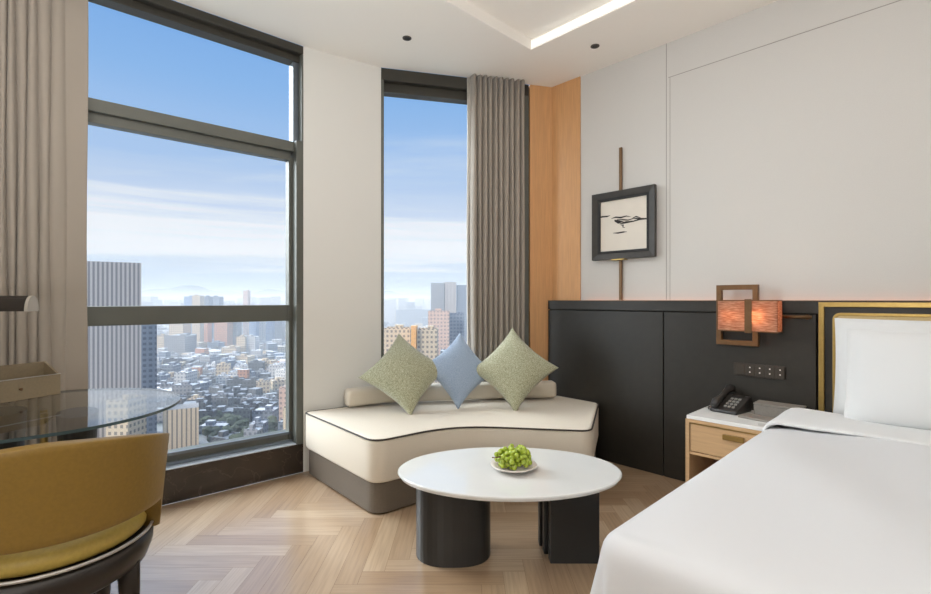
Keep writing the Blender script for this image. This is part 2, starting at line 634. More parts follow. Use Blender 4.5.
def build_floor():
    bm = bmesh.new()
    # joint bed
    v = [bm.verts.new((p.x, p.y, -0.0015)) for p in room]
    bm.faces.new(v[::-1]).material_index = 1
    v2 = [bm.verts.new((p.x, p.y, -0.12)) for p in room]
    bm.faces.new(v2).material_index = 1
    for i in range(len(v)):
        j = (i + 1) % len(v)
        bm.faces.new((v[i], v[j], v2[j], v2[i])).material_index = 1
    uvl = bm.loops.layers.uv.new('UVMap')
    tone = bm.faces.layers.float.new('tone')
    W, LG, g = .098, .62, .0007

    def plank(x0, y0, sx, sy):
        cx, cy = x0 + sx / 2, y0 + sy / 2
        cor = [(x0 + g, y0 + g), (x0 + sx - g, y0 + g), (x0 + sx - g, y0 + sy - g), (x0 + g, y0 + sy - g)]
        if not any(in_poly(a, b, room) for a, b in cor):
            return
        f = bm.faces.new([bm.verts.new((a, b, 0)) for a, b in cor])
        f[tone] = random.random()
        o1, o2 = random.random() * 20, random.random() * 20
        for lp in f.loops:
            a, b = lp.vert.co.x - x0, lp.vert.co.y - y0
            lp[uvl].uv = (a + o1, b + o2) if sx > sy else (b + o1, a + o2)
    for i in range(-90, 90):
        for j in range(-14, 14):
            ox, oy = i * W + j * LG, i * W - j * LG
            if abs(ox) > 6 or abs(oy) > 6:
                continue
            plank(ox, oy, LG, W)
            plank(ox + LG, oy + W - LG, W, LG)
    # trim planks to the room outline
    n = len(room)
    for i in range(n):
        a, b = room[i], room[(i + 1) % n]
        d = (b - a).normalized()
        no = Vector((-d.y, d.x, 0))          # clockwise outline: outside is to the left
        pl = [f for f in bm.faces if f.material_index == 0]
        ed = set(e for f in pl for e in f.edges)
        ve = set(vv for f in pl for vv in f.verts)
        bmesh.ops.bisect_plane(bm, geom=list(pl) + list(ed) + list(ve), plane_co=a, plane_no=no, clear_outer=True)
    me_o = link('floor', bm, [M_floor, M_gap])
    return structure(me_o)


build_floor()


def wall(name, a, b, m, z0=0.0, z1=CEIL, th=.12, out_side=1):
    """thin box whose room face runs from a to b; thickness goes to the left of a->b when out_side = 1"""
    d = (b - a); ln = d.length; ang = math.atan2(d.y, d.x)
    bm = B(0, ln, 0 if out_side > 0 else -th, th if out_side > 0 else 0, z0, z1)
    return structure(link(name, bm, m, loc=(a.x, a.y, 0), rot=ang))


wall('wall_column', C1, P2, M_col, th=.10)
wall('wall_right', K, RB, M_wall, th=.12)
wall('wall_back', RB, RC, M_wall, th=.12)
wall('wall_behind', RC, C0, M_wall, th=.12)
wl = structure(link('wall_left', B(-3.0, -2.02, 0, .12, 0, CEIL), M_wall, loc=(C1.x, C1.y, 0), rot=A1))
# golden wood corner panels
structure(link('trim_1', B(1.208, 1.41, -.004, .10, 0, CEIL - .001), M_orange, loc=(P2.x, P2.y, 0), rot=A2))
tr2 = structure(link('trim_2', B(-2.366, -2.10, -.010, -.0005, 0, CEIL - .001), M_orange, loc=P(0, WALL_N), rot=TH))
# seams of the white wall covering
structure(link('trim_3', B(-1.4205, -1.4165, -.0012, -.0002, 1.2, CEIL), mat('seam_shadow_gap', (150, 144, 138), .8), loc=P(0, WALL_N), rot=TH))
structure(link('trim_4', B(-1.405, 2.4, -.0012, -.0002, 2.728, 2.732), MATS['seam_shadow_gap'], loc=P(0, WALL_N), rot=TH))
structure(link('trim_5', B(-1.395, -1.392, -.0012, -.0002, 1.2, 2.73), MATS['seam_shadow_gap'], loc=P(0, WALL_N), rot=TH))

# ceiling with recessed tray
TU0, TU1, TN0, TN1 = -1.3, 2.12, -0.3, 2.695


def build_ceiling():
    bm = bmesh.new()
    hole = [P(TU1, TN1), P(TU1, TN0), P(TU0, TN0), P(TU0, TN1)]
    tris = geometry.tessellate_polygon([[Vector((p.x, p.y, 0)) for p in room], [Vector((p.x, p.y, 0)) for p in hole]])
    pts = room + hole
    v = [bm.verts.new((p.x, p.y, CEIL)) for p in pts]
    for t_ in tris:
        bm.faces.new([v[i] for i in t_])
    hv = v[len(room):]
    up = [bm.verts.new((p.x, p.y, CEIL + .075)) for p in hole]
    for i in range(4):
        j = (i + 1) % 4
        bm.faces.new((hv[i], hv[j], up[j], up[i]))
    bm.faces.new(up)
    # slab above
    sl = [bm.verts.new((p.x, p.y, CEIL + .25)) for p in room]
    bm.faces.new(sl)
    for i in range(len(room)):
        j = (i + 1) % len(room)
        bm.faces.new((v[i], v[j], sl[j], sl[i]))
    o = link('ceiling', bm, M_ceil)
    structure(o)


build_ceiling()
led = link('ceiling_light_strip', B(-TU1 + .01, -TU0 - .01, -.012, -.002, CEIL + .004, CEIL + .055), M_cove, loc=P(0, TN1), rot=TH)
tag(led, 'long white light strip along the recessed ceiling tray edge', 'light')

for px, py, lab in ((407, 38, 'small dark recessed ceiling downlight above the white column'),
                    (595, 46, 'small dark recessed ceiling downlight nearest the pale right wall')):
    Y = (CEIL - H) * F / (300 - py)
    X = (px - 465.5) / F * Y
    t = thing('downlight', lab, 'light', (X, Y, CEIL))
    bm = bmesh.new(); lathe(bm, [(.020, 0.004), (.020, -.004), (.030, -.004), (.031, .004)], 24)
    link('trim_ring', bm, M_down, t, smooth=False)
    bm = bmesh.new(); cyl(bm, (0, 0), .019, -.003, .003)
    link('lamp_lens', bm, M_black, t)


# ------------------------------------------------------------------ windows
def win_empty(name, o, a):
    e = bpy.data.objects.new(name, None)
    COL.objects.link(e)
    e.location = (o.x, o.y, 0)
    e.rotation_euler = (0, 0, a)
    e['kind'] = 'structure'
    return e


XL = -2.02
w1 = win_empty('window_1', C1, A1)
bm = bmesh.new()
box(bm, XL, 0, .0, .14, 2.915, CEIL); box(bm, XL, 0, .045, .14, 2.87, 2.915)
link('window_head', bm, M_head, w1, bevel=.003)
bm = bmesh.new()
box(bm, XL, -.045, .045, .14, 2.235, 2.305); box(bm, XL, -.06, .075, .14, 2.18, 2.236)
link('transom', bm, M_frame, w1, bevel=.003)
bm = bmesh.new()
box(bm, XL, -.05, .075, .14, 1.055, 1.165)
link('window_rail', bm, M_frame, w1, bevel=.003)
bm = bmesh.new()
box(bm, -.05, -.0, .0, .1355, .2, 2.305)
box(bm, -.075, -.04, .07, .137, .2, 2.20)
box(bm, -.012, .0, .0, .1355, 2.30, 2.915)
link('window_jamb', bm, M_frame, w1, bevel=.003)
link('jamb_strip', B(-.05, -.012, .06, .135, 2.305, 2.87), M_frame_l, w1)
bm = bmesh.new()
box(bm, XL, -.05, .085, .17, .20, .275)
link('window_foot', bm, M_frame, w1, bevel=.003)
bm = bmesh.new()
box(bm, XL, -.05, .06, .087, .2065, .225)
link('foot_bead', bm, M_frame_l, w1, bevel=.003)
link('window_ledge', B(XL, -.001, .001, .085, .2005, .206), mat('pale_ledge_metal', (196, 204, 212), .25, metal=.2), w1)
link('foot_cap', B(XL, -.05, .070, .086, .262, .280), M_frame_l, w1)
for z0, z1 in ((.275, 1.055), (1.165, 2.18), (2.305, 2.87)):
    link('window_pane', B(XL, -.05, .12, .126, z0, z1), M_glass, w1)
link('window_mullion', B(XL - .06, XL, 0, .17, .2, CEIL), M_frame, w1)

w2 = win_empty('window_2', P2, A2)
bm = bmesh.new()
box(bm, 0, 1.2, .0, .14, 2.88, CEIL); box(bm, 0, 1.2, .05, .14, 2.81, 2.88)
link('window_head', bm, M_head, w2, bevel=.003)
link('window_jamb', B(-.001, .022, .0, .17, 0.2, 2.88), M_frame, w2, bevel=.003)
link('window_jamb', B(1.15, 1.2, .0, .17, 0.2, 2.88), M_frame, w2, bevel=.003)
link('window_foot', B(.022, 1.15, .06, .17, .20, .275), M_frame, w2, bevel=.003)
link('window_pane', B(.02, 1.16, .12, .126, .27, 2.81), M_glass, w2)

structure(link('trim_6', B(-3.0, .0, -.0, .17, 0, .20), M_marble, loc=(C1.x, C1.y, 0), rot=A1, bevel=.004))
structure(link('trim_7', B(0, 1.208, -.0, .17, 0, .20), M_marble, loc=(P2.x, P2.y, 0), rot=A2, bevel=.004))


# ------------------------------------------------------------------ curtains
def curtain(name, lab, origin, ang, xs, yoff, amp, m, z0, z1, cat='curtain', group=None, sharp=.35):
    """xs: fold boundaries along the wall line; every interval is one outward fold and one return"""
    pts = []
    for k, (a, b) in enumerate(zip(xs, xs[1:])):
        w = b - a
        am = amp * min(1.0, .55 + w / .16)
        for q in range(14):
            t_ = q / 14
            s = math.sin(PI * t_)
            y = yoff - am * (abs(s) ** .9)
            x = a + w * (t_ - .05 * math.sin(2 * PI * t_))
            pts.append((x, y))
    pts.append((xs[-1], yoff))
    bm = bmesh.new()
    zs = [z0 + (z1 - z0) * i / 10 for i in range(11)]
    grid = []
    for i, z in enumerate(zs):
        row = []
        for j, (x, y) in enumerate(pts):
            sway = .004 * math.sin(i * .9 + j * .21)
            row.append(bm.verts.new((x + sway, y + sway, z)))
        grid.append(row)
    for i in range(len(zs) - 1):
        for j in range(len(pts) - 1):
            bm.faces.new((grid[i][j], grid[i][j + 1], grid[i + 1][j + 1], grid[i + 1][j]))
    o = link(name, bm, m, loc=(origin.x, origin.y, 0), rot=ang, smooth=True)
    so = o.modifiers.new('thick', 'SOLIDIFY'); so.thickness = .004
    return tag(o, lab, cat, group)


def wpx(px, yoff):
    # distance along the left window wall at which a vertical line shows in a given image column
    k = (px - 465.5) / F
    ox, oy = C1.x - math.sin(A1) * yoff, C1.y + math.cos(A1) * yoff
    return (k * oy - ox) / (math.cos(A1) - k * math.sin(A1))


xs = [wpx(p, -.05) for p in (88, 66, 50.5, 38.5, 27, 16, 7, -3, -14, -24, -36, -50, -66, -84, -104, -126, -150)]
xs_old = [-1.135, -1.225, -1.262, -1.315, -1.352, -1.40, -1.437, -1.482, -1.522, -1.565, -1.61, -1.66, -1.71, -1.77, -1.83, -1.9, -1.96, -2.02, -2.08, -2.15]
curtain('curtain', 'heavy taupe pleated curtain left of the large window behind the desk', C1, A1, xs, -.014, .095, M_curtain, .01, CEIL - .004)
n2 = 10
xs2 = [.695 + (1.150 - .70) * (i / n2) for i in range(n2 + 1)]
xs2 = [x + (random.uniform(-.006, .006) if 0 < i < n2 else 0) for i, x in enumerate(xs2)]
curtain('curtain', 'narrow taupe pleated curtain beside the golden wood corner panel', P2, A2, xs2, -.03, .065, M_curtain, .01, CEIL - .004)
curtain('sheer_curtain', 'thin pale sheer curtain strip at the edge of the narrow window', P2, A2, [.672, .69, .71, .73, .75], -.005, .02, M_sheer, .01, CEIL - .004)


# ------------------------------------------------------------------ headboard wall furniture
# wall local frame: x to the right along the wall (x = -u), y towards the wall (wall face at 0)
def wl_loc(z=0):
    p = P(0, WALL_N)
    return (p.x, p.y, z)


pn = thing('wall_panelling', 'dark lacquered wall panelling with vertical grooves behind the bed and nightstand', 'wall panel', wl_loc(), TH)
link('backing_board', B(-2.372, 2.4, -.035, -.012, 0, 1.17), M_groove, pn)
for a, b in ((-2.372, -1.416), (-1.410, -.56), (-.52, 2.4)):
    link('panel', B(a, b, -.06, -.034, .0, 1.118), M_dark, pn, bevel=.004)
link('cap_rail', B(-2.372, 2.4, -.062, -.020, 1.124, 1.195), M_dark, pn, bevel=.003)
link('led_strip', B(-2.05, 2.3, -.016, -.006, 1.17, 1.176), M_led, pn)
link('brass_edge', B(-2.374, 2.4, -.064, -.056, 1.1952, 1.198), M_brass_d, pn)

# headboard of the bed: brass frame, dark field, inner gold rounded frame, padded field
hb = thing('headboard', 'dark headboard with double brass frame and padded gold inlay above the pillows', 'headboard', wl_loc(), TH)
X0, X1 = -.545, 1.45


def rframe(x0, x1, z0, z1, w, r):
    """flat rectangular frame band in the xz plane with rounded upper corners -> list of outer/inner points"""
    def arc(x0, x1, z1, r):
        pts = [(x0, z0)]
        for k in range(7):
            a = PI - k / 6 * PI / 2
            pts.append((x0 + r + r * math.cos(a), z1 - r + r * math.sin(a)))
        for k in range(7):
            a = PI / 2 - k / 6 * PI / 2
            pts.append((x1 - r + r * math.cos(a), z1 - r + r * math.sin(a)))
        pts.append((x1, z0))
        return pts
    return arc(x0, x1, z1, max(r, .001)), arc(x0 + w, x1 - w, z1 - w, max(r - w, .001))


def frame_bm(x0, x1, z0, z1, w, r, y0, y1):
    bm = bmesh.new()
    o, i = rframe(x0, x1, z0, z1, w, r)
    vo = [[bm.verts.new((p[0], y, p[1])) for p in o] for y in (y0, y1)]
    vi = [[bm.verts.new((p[0], y, p[1])) for p in i] for y in (y0, y1)]
    n = len(o)
    for k in range(n - 1):
        bm.faces.new((vo[0][k], vo[0][k + 1], vi[0][k + 1], vi[0][k]))
        bm.faces.new((vo[1][k], vi[1][k], vi[1][k + 1], vo[1][k + 1]))
        bm.faces.new((vo[0][k], vo[1][k], vo[1][k + 1], vo[0][k + 1]))
        bm.faces.new((vi[0][k], vi[0][k + 1], vi[1][k + 1], vi[1][k]))
    for k in (0, n - 1):
        bm.faces.new((vo[0][k], vi[0][k], vi[1][k], vo[1][k]))
    return bm


link('outer_brass_frame', frame_bm(X0, X1, .0, 1.188, .026, .0, -.095, -.064), M_brass, hb, bevel=.003)
link('back_board', B(X0 + .022, X1 - .022, -.078, -.0645, 0, 1.16), M_dark, hb)
link('inner_brass_frame', frame_bm(X0 + .062, X1 - .062, .25, 1.132, .016, .035, -.098, -.079), M_brass, hb, bevel=.003)
bmq = bmesh.new()
o_, i_ = rframe(X0 + .078, X1 - .078, .25, 1.116, .01, .022)
vv = [[bmq.verts.new((p[0], y, p[1])) for p in o_] for y in (-.0785, -.0965)]
vi_ = [bmq.verts.new((p[0], -.110, p[1])) for p in rframe(X0 + .10, X1 - .10, .25, 1.095, .01, .02)[0]]
n = len(o_)
for k in range(n - 1):
    bmq.faces.new((vv[0][k], vv[1][k], vv[1][k + 1], vv[0][k + 1]))
    bmq.faces.new((vv[1][k], vi_[k], vi_[k + 1], vv[1][k + 1]))
bmq.faces.new(vi_)
bmq.faces.new(vv[0][::-1])
bmq.faces.new((vv[0][0], vv[0][-1], vv[1][-1], vi_[-1], vi_[0], vv[1][0]))
link('padded_field', bmq, M_gold_fab, hb)

# picture with brass rod
pc = thing('framed_picture', 'square black framed abstract ink landscape hanging on a brass rod', 'picture', wl_loc(), TH)
px0, px1, pz0, pz1 = -1.97, -1.476, 1.500, 2.003
bm = bmesh.new()


def ring(bm, x0, x1, z0, z1, w, y0, y1, yin=None):
    yin = y0 if yin is None else yin
    o = [(x0, z0), (x1, z0), (x1, z1), (x0, z1)]
    i = [(x0 + w, z0 + w), (x1 - w, z0 + w), (x1 - w, z1 - w), (x0 + w, z1 - w)]
    fo = [bm.verts.new((p[0], y0, p[1])) for p in o]; bo = [bm.verts.new((p[0], y1, p[1])) for p in o]
    fi = [bm.verts.new((p[0], yin, p[1])) for p in i]; bi = [bm.verts.new((p[0], y1, p[1])) for p in i]
    for k in range(4):
        l = (k + 1) % 4
        bm.faces.new((fo[k], fo[l], fi[l], fi[k])); bm.faces.new((bo[k], bi[k], bi[l], bo[l]))
        bm.faces.new((fo[k], bo[k], bo[l], fo[l])); bm.faces.new((fi[k], fi[l], bi[l], bi[k]))


ring(bm, px0, px1, pz0, pz1, .046, -.055, -.022, -.046)
link('outer_moulding', bm, M_blackwood, pc, bevel=.004)
bm = bmesh.new(); ring(bm, px0 + .044, px1 - .044, pz0 + .044, pz1 - .044, .020, -.046, -.022)
link('inner_moulding', bm, M_black, pc, bevel=.003)
art = link('artwork', B(px0 + .06, px1 - .06, -.030, -.024, pz0 + .06, pz1 - .06), M_art, pc)
w_ = (px1 - px0); h_ = pz1 - pz0
strokes = [
    [(.08, .640, .003), (.15, .655, .012), (.24, .650, .010), (.29, .658, .002)],
    [(.31, .610, .003), (.38, .622, .010), (.46, .606, .012), (.55, .618, .008), (.62, .600, .002)],
    [(.36, .575, .012), (.42, .548, .028), (.48, .545, .010), (.52, .535, .002)],
    [(.40, .585, .003), (.50, .570, .010), (.58, .556, .008), (.66, .570, .004), (.74, .560, .010), (.92, .540, .003)],
    [(.44, .515, .004), (.54, .528, .016), (.66, .530, .008), (.76, .548, .012), (.88, .536, .003)],
    [(.64, .575, .002), (.70, .592, .010), (.77, .570, .003)],
    [(.46, .500, .003), (.51, .488, .012), (.49, .468, .008), (.53, .452, .002)],
    [(.34, .392, .003), (.42, .386, .010), (.50, .392, .010), (.56, .390, .002)],
]
for s in strokes:
    bm = bmesh.new()
    up_, dn_ = [], []
    for a, b, c in s:
        x = px0 + a * w_; z = pz0 + b * h_
        up_.append(bm.verts.new((x, -.0318, z + c * .5 * 1.0))); dn_.append(bm.verts.new((x, -.0318, z - c * .5)))
    for k in range(len(s) - 1):
        bm.faces.new((dn_[k], dn_[k + 1], up_[k + 1], up_[k]))
    o = link('ink_stroke', bm, M_ink, art)
    so = o.modifiers.new('t', 'SOLIDIFY'); so.thickness = .001
link('upper_rod', B(-1.762, -1.740, -.022, -.006, 1.9, 2.325), M_brass_d, pc, bevel=.002)
link('lower_rod', B(-1.762, -1.740, -.022, -.006, 1.2, 1.56), M_brass_d, pc, bevel=.002)
link('rod_bracket', B(-1.80, -1.70, -.066, -.006, 1.493, 1.5), M_brass, pc)

# wall sconce
sc = thing('wall_sconce', 'lit wall sconce with orange woven box shade in a bronze rectangular bracket', 'lamp', fr(P(0, WALL_N), TH, .030, 0), TH)
bm = bmesh.new()
ring(bm, -1.095, -.865, .925, 1.292, .030, -.100, -.066)
link('bracket', bm, M_brass_d, sc, bevel=.003)
bm = bmesh.new()
box(bm, -1.02, -.93, -.07, -.060, 1.06, 1.16)
link('mounting_plate', bm, M_brass_d, sc)
sx0, sx1, sy0, sy1, sz0, sz1 = -1.050, -.742, -.205, -.103, 1.015, 1.200
bm = bmesh.new()
for (a, b, c, d) in ((sx0, sx1, sy0, sy0 + .003), (sx0, sx1, sy1 - .003, sy1), (sx0, sx0 + .003, sy0, sy1), (sx1 - .003, sx1, sy0, sy1)):
    box(bm, a, b, c, d, sz0 + .004, sz1 - .004)
link('lamp_shade', bm, M_shade, sc)
for z in (sz0, sz1 - .006):
    bm = bmesh.new()
    box(bm, sx0 - .002, sx1 + .002, sy0 - .002, sy0 + .004, z, z + .006)
    box(bm, sx0 - .002, sx1 + .002, sy1 - .004, sy1 + .001, z, z + .006)
    box(bm, sx0 - .002, sx0 + .004, sy0, sy1, z, z + .006)
    box(bm, sx1 - .004, sx1 + .002, sy0, sy1, z, z + .006)
    link('shade_rim', bm, M_brass_d, sc)
link('front_strap', B(-.905, -.868, -.213, -.2055, 1.010, 1.205), M_brass_d, sc, bevel=.002)
bm = bmesh.new()
bmesh.ops.create_uvsphere(bm, u_segments=16, v_segments=10, radius=.022, matrix=Matrix.Translation((-.845, -.155, 1.105)))
link('bulb', bm, mat('glowing_bulb', (255, 220, 180), .5, emit=(255, 226, 190), estr=62), sc, smooth=True)
bm = bmesh.new()
bmesh.ops.create_uvsphere(bm, u_segments=16, v_segments=10, radius=.016, matrix=Matrix.Translation((-.985, -.155, 1.105)))
link('bulb', bm, MATS['glowing_bulb'], sc, smooth=True)
bm = bmesh.new(); tube(bm, [(-.985, -.155, 1.105), (-.845, -.155, 1.105)], .005); box(bm, -.93, -.92, -.155, -.07, 1.10, 1.11)
link('bulb_holder', bm, M_brass_d, sc)

# slim brass rail between the sconce and the headboard
rl = thing('reading_light', 'slim horizontal brass reading light between the sconce and headboard', 'lamp', wl_loc(), TH)
bm = bmesh.new(); tube(bm, [(-.735, -.078, 1.105), (-.578, -.078, 1.105)], .010, 14)
link('light_tube', bm, M_brass_d, rl, smooth=True)
bm = bmesh.new(); tube(bm, [(-.60, -.0615, 1.105), (-.60, -.078, 1.105)], .014, 14)
link('wall_mount', bm, M_brass_d, rl, smooth=True)

# switch plate
sw = thing('switch_plate', 'long dark bronze switch and socket plate above the telephone', 'switch', fr(P(0, WALL_N), TH, .030, 0, -.098), TH)
link('plate', B(-1.005, -.735, -.068, -.0605, .838, .915), M_switch, sw, bevel=.002)
for k in range(5):
    x = -.985 + k * .052
    link('switch_button', B(x - .003, x + .040, -.071, -.0675, .845, .908), M_switch, sw, bevel=.0015)
    if k:
        for z in (.862, .890):
            link('indicator_mark', B(x + .014, x + .021, -.0716, -.0708, z, z + .007), M_dot, sw)

# ------------------------------------------------------------------ nightstand
ns = thing('nightstand', 'pale oak nightstand with white stone top and brass drawer pull', 'nightstand', P(0, WALL_N), TH)
ns.scale = (1, 1, 1.015)
nx0, nx1, ny0, ny1 = -1.105, -.664, -.475, -.065
bm = bmesh.new()
box(bm, nx0, nx0 + .022, ny0, ny1, 0, .512)
box(bm, nx1 - .022, nx1, ny0, ny1, 0, .512)
box(bm, nx0 + .022, nx1 - .022, ny0, ny1, .494, .512)
box(bm, nx0 + .022, nx1 - .022, ny0 + .004, ny1, .316, .331)
box(bm, nx0 + .022, nx1 - .022, ny0, ny1, .03, .055)
link('body', bm, M_oak, ns, bevel=.002)
link('back_panel', B(nx0 + .022, nx1 - .022, ny1 - .012, ny1 - .001, .055, .316), M_oak_d, ns)
link('shelf', B(nx0 + .023, nx1 - .023, ny0 + .004, ny1 - .013, .0555, .066), M_oak_d, ns)
link('stone_top', B(nx0 + .004, nx1 - .004, ny0 + .004, ny1 - .002, .5125, .533), M_stone_n, ns, bevel=.003)
dr = link('drawer', B(nx0 + .026, nx1 - .026, ny0 + .004, ny0 + .30, 0.335, .488), M_oak, ns, bevel=.002)
link('handle', B(-.905, -.800, ny0 - .014, ny0 + .003, .436, .464), M_brass_p, dr, bevel=.003)
link('drawer_edge', B(nx0 + .022, nx1 - .022, ny0 - .001, ny0 + .004, .489, .494), M_brass, ns)

# telephone
tp = P(.955, WALL_N - .185, .5415)
ph = thing('telephone', 'black desk telephone with handset beside the grey box on nightstand', 'telephone', tp, TH - .15)
bm = bmesh.new()
prof = [(-.10, 0), (.085, 0), (.085, .085), (.06, .088), (-.10, .018)]
for_x = (-.075, .080)
lo = [bm.verts.new((for_x[0], y, z)) for y, z in prof]; hi = [bm.verts.new((for_x[1], y, z)) for y, z in prof]
for i in range(5):
    j = (i + 1) % 5
    bm.faces.new((lo[i], lo[j], hi[j], hi[i]))
bm.faces.new(lo[::-1]); bm.faces.new(hi)
link('base', bm, M_phone, ph, bevel=.006)
sl = math.atan2(.070, .16)


def on_slope(y):
    return .018 + (y + .10) * .070 / .16


bm = bmesh.new()
hx = -.048
tube(bm, [(hx, -.105, .035), (hx, -.075, .058), (hx, -.02, .076), (hx, .03, .098), (hx, .085, .118), (hx, .110, .112)], .018, 12,
     rad=[.020, .024, .016, .016, .025, .020])
link('handset', bm, M_phone, ph, smooth=True)
for r_ in range(4):
    for c_ in range(3):
        y = -.062 + r_ * .026
        x = .0 + c_ * .022
        z = on_slope(y)
        bm = B(-.007, .007, -.007, .007, 0, .006)
        link('phone_key', bm, M_key, ph, loc=(x, y, z), rot=(sl, 0, 0))
link('display', B(-.012, .055, -.013, .013, 0, .005), M_black, ph, loc=(.0 - .002, .050, on_slope(.045)), rot=(sl, 0, 0))
bm = bmesh.new()
pts = []
for k in range(60):
    t_ = k / 59
    pts.append((-.078 - .035 * math.sin(PI * t_) + .004 * math.cos(k * 2.2), -.10 + .17 * t_, .006 + .004 * (1 + math.sin(k * 2.2))))
tube(bm, pts, .0022, 6)
link('coiled_cord', bm, M_phone, ph, smooth=True)

# grey box and pad
gp = P(.715, WALL_N - .15, .5415)
gb = thing('tissue_box', 'low grey leather tissue box at the back of the nightstand', 'box', gp, TH)
link('box_body', B(-.115, .115, -.055, .055, 0, .062), M_grey, gb, bevel=.006)
link('box_lid', B(-.117, .117, -.057, .057, .0625, .072), M_grey_l, gb, bevel=.003)
tag(link('notepad', B(-.085, .075, -.05, .05, 0, .012), M_grey_l, loc=P(.785, WALL_N - .29, .5415), rot=TH - .12, bevel=.003),
    'flat grey leather notepad lying in front of the tissue box', 'notepad')
tag(link('paper_card', B(-.05, .05, -.035, .035, 0, .002), M_stone, loc=P(.70, WALL_N - .42, .5415), rot=TH + .25),
    'small white card at the bed end of the nightstand top', 'card')

# ------------------------------------------------------------------ bed
BU1, BU0 = .645, -1.30           # bed spans this range of u
BN0, BN1 = 1.120, 3.19
bd = thing('bed', 'wide bed with dark base and white mattress below the duvet', 'bed', P(0, WALL_N), TH)
bx0, bx1, by0, by1 = -BU1 + .04, -BU0 - .04, BN0 - WALL_N + .05, BN1 - WALL_N
link('bed_base', B(bx0 + .02, bx1 - .02, by0 + .03, by1, .04, .28), M_dark, bd, bevel=.01)
link('mattress', B(bx0, bx1, by0, by1, .285, .575), M_white, bd, bevel=.03, seg=4)
for x in (bx0 + .12, bx1 - .12):
    for y in (by0 + .14, by1 - .14):
        bm = bmesh.new(); cyl(bm, (x, y), .03, 0, .042)
        link('leg', bm, M_black, bd)


def build_duvet():
    x0, x1 = -BU1 + .03, -BU0 - .03
    y0, y1 = BN0 - WALL_N + .045, -.46
    ztop, r = .612, .055
    drop = .52
    nx, ny = 90, 84
    X0_, X1_ = x0 - drop, x1 + drop
    Y0_ = y0 - drop
    bm = bmesh.new()
    grid = []
    rnd = random.Random(3)
    ph_ = [rnd.uniform(0, 6) for _ in range(8)]
    for i in range(nx + 1):
        row = []
        # finer sampling at the near edges
        s = X0_ + (X1_ - X0_) * i / nx
        for j in range(ny + 1):
            t_ = Y0_ + (y1 - Y0_) * j / ny
            cx = min(max(s, x0), x1); cy = max(t_, y0)
            dxx, dyy = s - cx, t_ - cy
            d = math.hypot(dxx, dyy)
            if d < 1e-6:
                edge = min(cx - x0, cy - y0, x1 - cx)
                z = ztop + .010 * math.sin(cx * 5 + ph_[0]) * math.sin(cy * 4 + ph_[1]) + .006 * math.sin(cx * 11 + cy * 7 + ph_[2]) \
                    - .012 * math.exp(-edge / .05) + .012 * (1 - math.exp(-edge / .25))
                row.append(bm.verts.new((cx, cy, z)))
                continue
            ux, uy = dxx / d, dyy / d
            ln = min(d, drop + .06 * (1 if abs(ux * uy) < .01 else 1))
            z0 = ztop - .012
            if ln < r * PI / 2:
                a = ln / r
                off = r * math.sin(a); z = z0 - r * (1 - math.cos(a))
            else:
                rest = ln - r * PI / 2
                corner = min(1.0, 4 * abs(ux * uy))
                along = cx * 9 + cy * 9
                flare = .03 * rest / .5 + corner * .05 * rest / .5
                fold = (.012 * math.sin(along + ph_[3]) + .008 * math.sin(along * 2.3 + ph_[4])) * (rest / .4)
                cf = corner * .045 * math.sin(math.atan2(uy, ux) * 7 + .6) * (rest / .4)
                off = r + flare + fold + cf
                z = z0 - r - rest
            z = max(z, .05)
            row.append(bm.verts.new((cx + ux * off, cy + uy * off, z)))
        grid.append(row)
    for i in range(nx):
        for j in range(ny):
            bm.faces.new((grid[i][j], grid[i + 1][j], grid[i + 1][j + 1], grid[i][j + 1]))
    bmesh.ops.remove_doubles(bm, verts=bm.verts, dist=.0005)
    o = link('duvet', bm, M_white, loc=P(0, WALL_N), rot=TH, smooth=True)
    so = o.modifiers.new('t', 'SOLIDIFY'); so.thickness = .02; so.offset = -1
    sb = o.modifiers.new('s', 'SUBSURF'); sb.levels = sb.render_levels = 1
    tag(o, 'smooth white duvet draped over the bed down to the floor', 'duvet')


build_duvet()


def build_fold():
    # turned-back end of the duvet, a soft double layer across the bed
    bm = bmesh.new()
    x0, x1 = -BU1 - .008, -BU0 + .008
    prof = []
    ya, yb = -.70, -.30
    hb_, ht = .622, .664
    n = 30
    top = []
    rings = []
    Rr = .06
    top_l = x1 - x0 - 2 * Rr
    side = .28
    total = top_l + 2 * (Rr * PI / 2 + side)
    for i in range(97):
        q = i / 96 * total
        flip = False
        if q > total / 2:
            q = total - q; flip = True
        if q < side:
            X, Zc, nx, nz = x0 - .012 * (side - q) / side, -Rr - (side - q), -1, 0
        elif q < side + Rr * PI / 2:
            a = (q - side) / Rr
            X, Zc, nx, nz = x0 + Rr - Rr * math.cos(a), -Rr + Rr * math.sin(a), -math.cos(a), math.sin(a)
        else:
            X, Zc, nx, nz = x0 + Rr + (q - side - Rr * PI / 2), 0, 0, 1
        if flip:
            X = x0 + x1 - X; nx = -nx
        wob = .018 * math.sin(X * 3.1 + 1) + .008 * math.sin(X * 9)
        ring_ = []
        yc0, yc1 = ya + wob, yb
        for k in range(20):
            a = 2 * PI * k / 20
            cy = (yc0 + yc1) / 2 + (yc1 - yc0) / 2 * (abs(math.cos(a)) ** .45) * (1 if math.cos(a) > 0 else -1)
            o2 = .013 * (abs(math.sin(a)) ** .6) * (1 if math.sin(a) > 0 else -1) + .003 * math.sin(X * 13 + cy * 11)
            ring_.append((X + nx * o2, cy, hb_ + .006 + Zc + nz * o2))
        rings.append(ring_)
    loft(bm, rings)
    o = link('folded_sheet', bm, M_pillow, loc=P(0, WALL_N), rot=TH, smooth=True)
    tag(o, 'white sheet turned back across the duvet below the pillows', 'sheet')


build_fold()


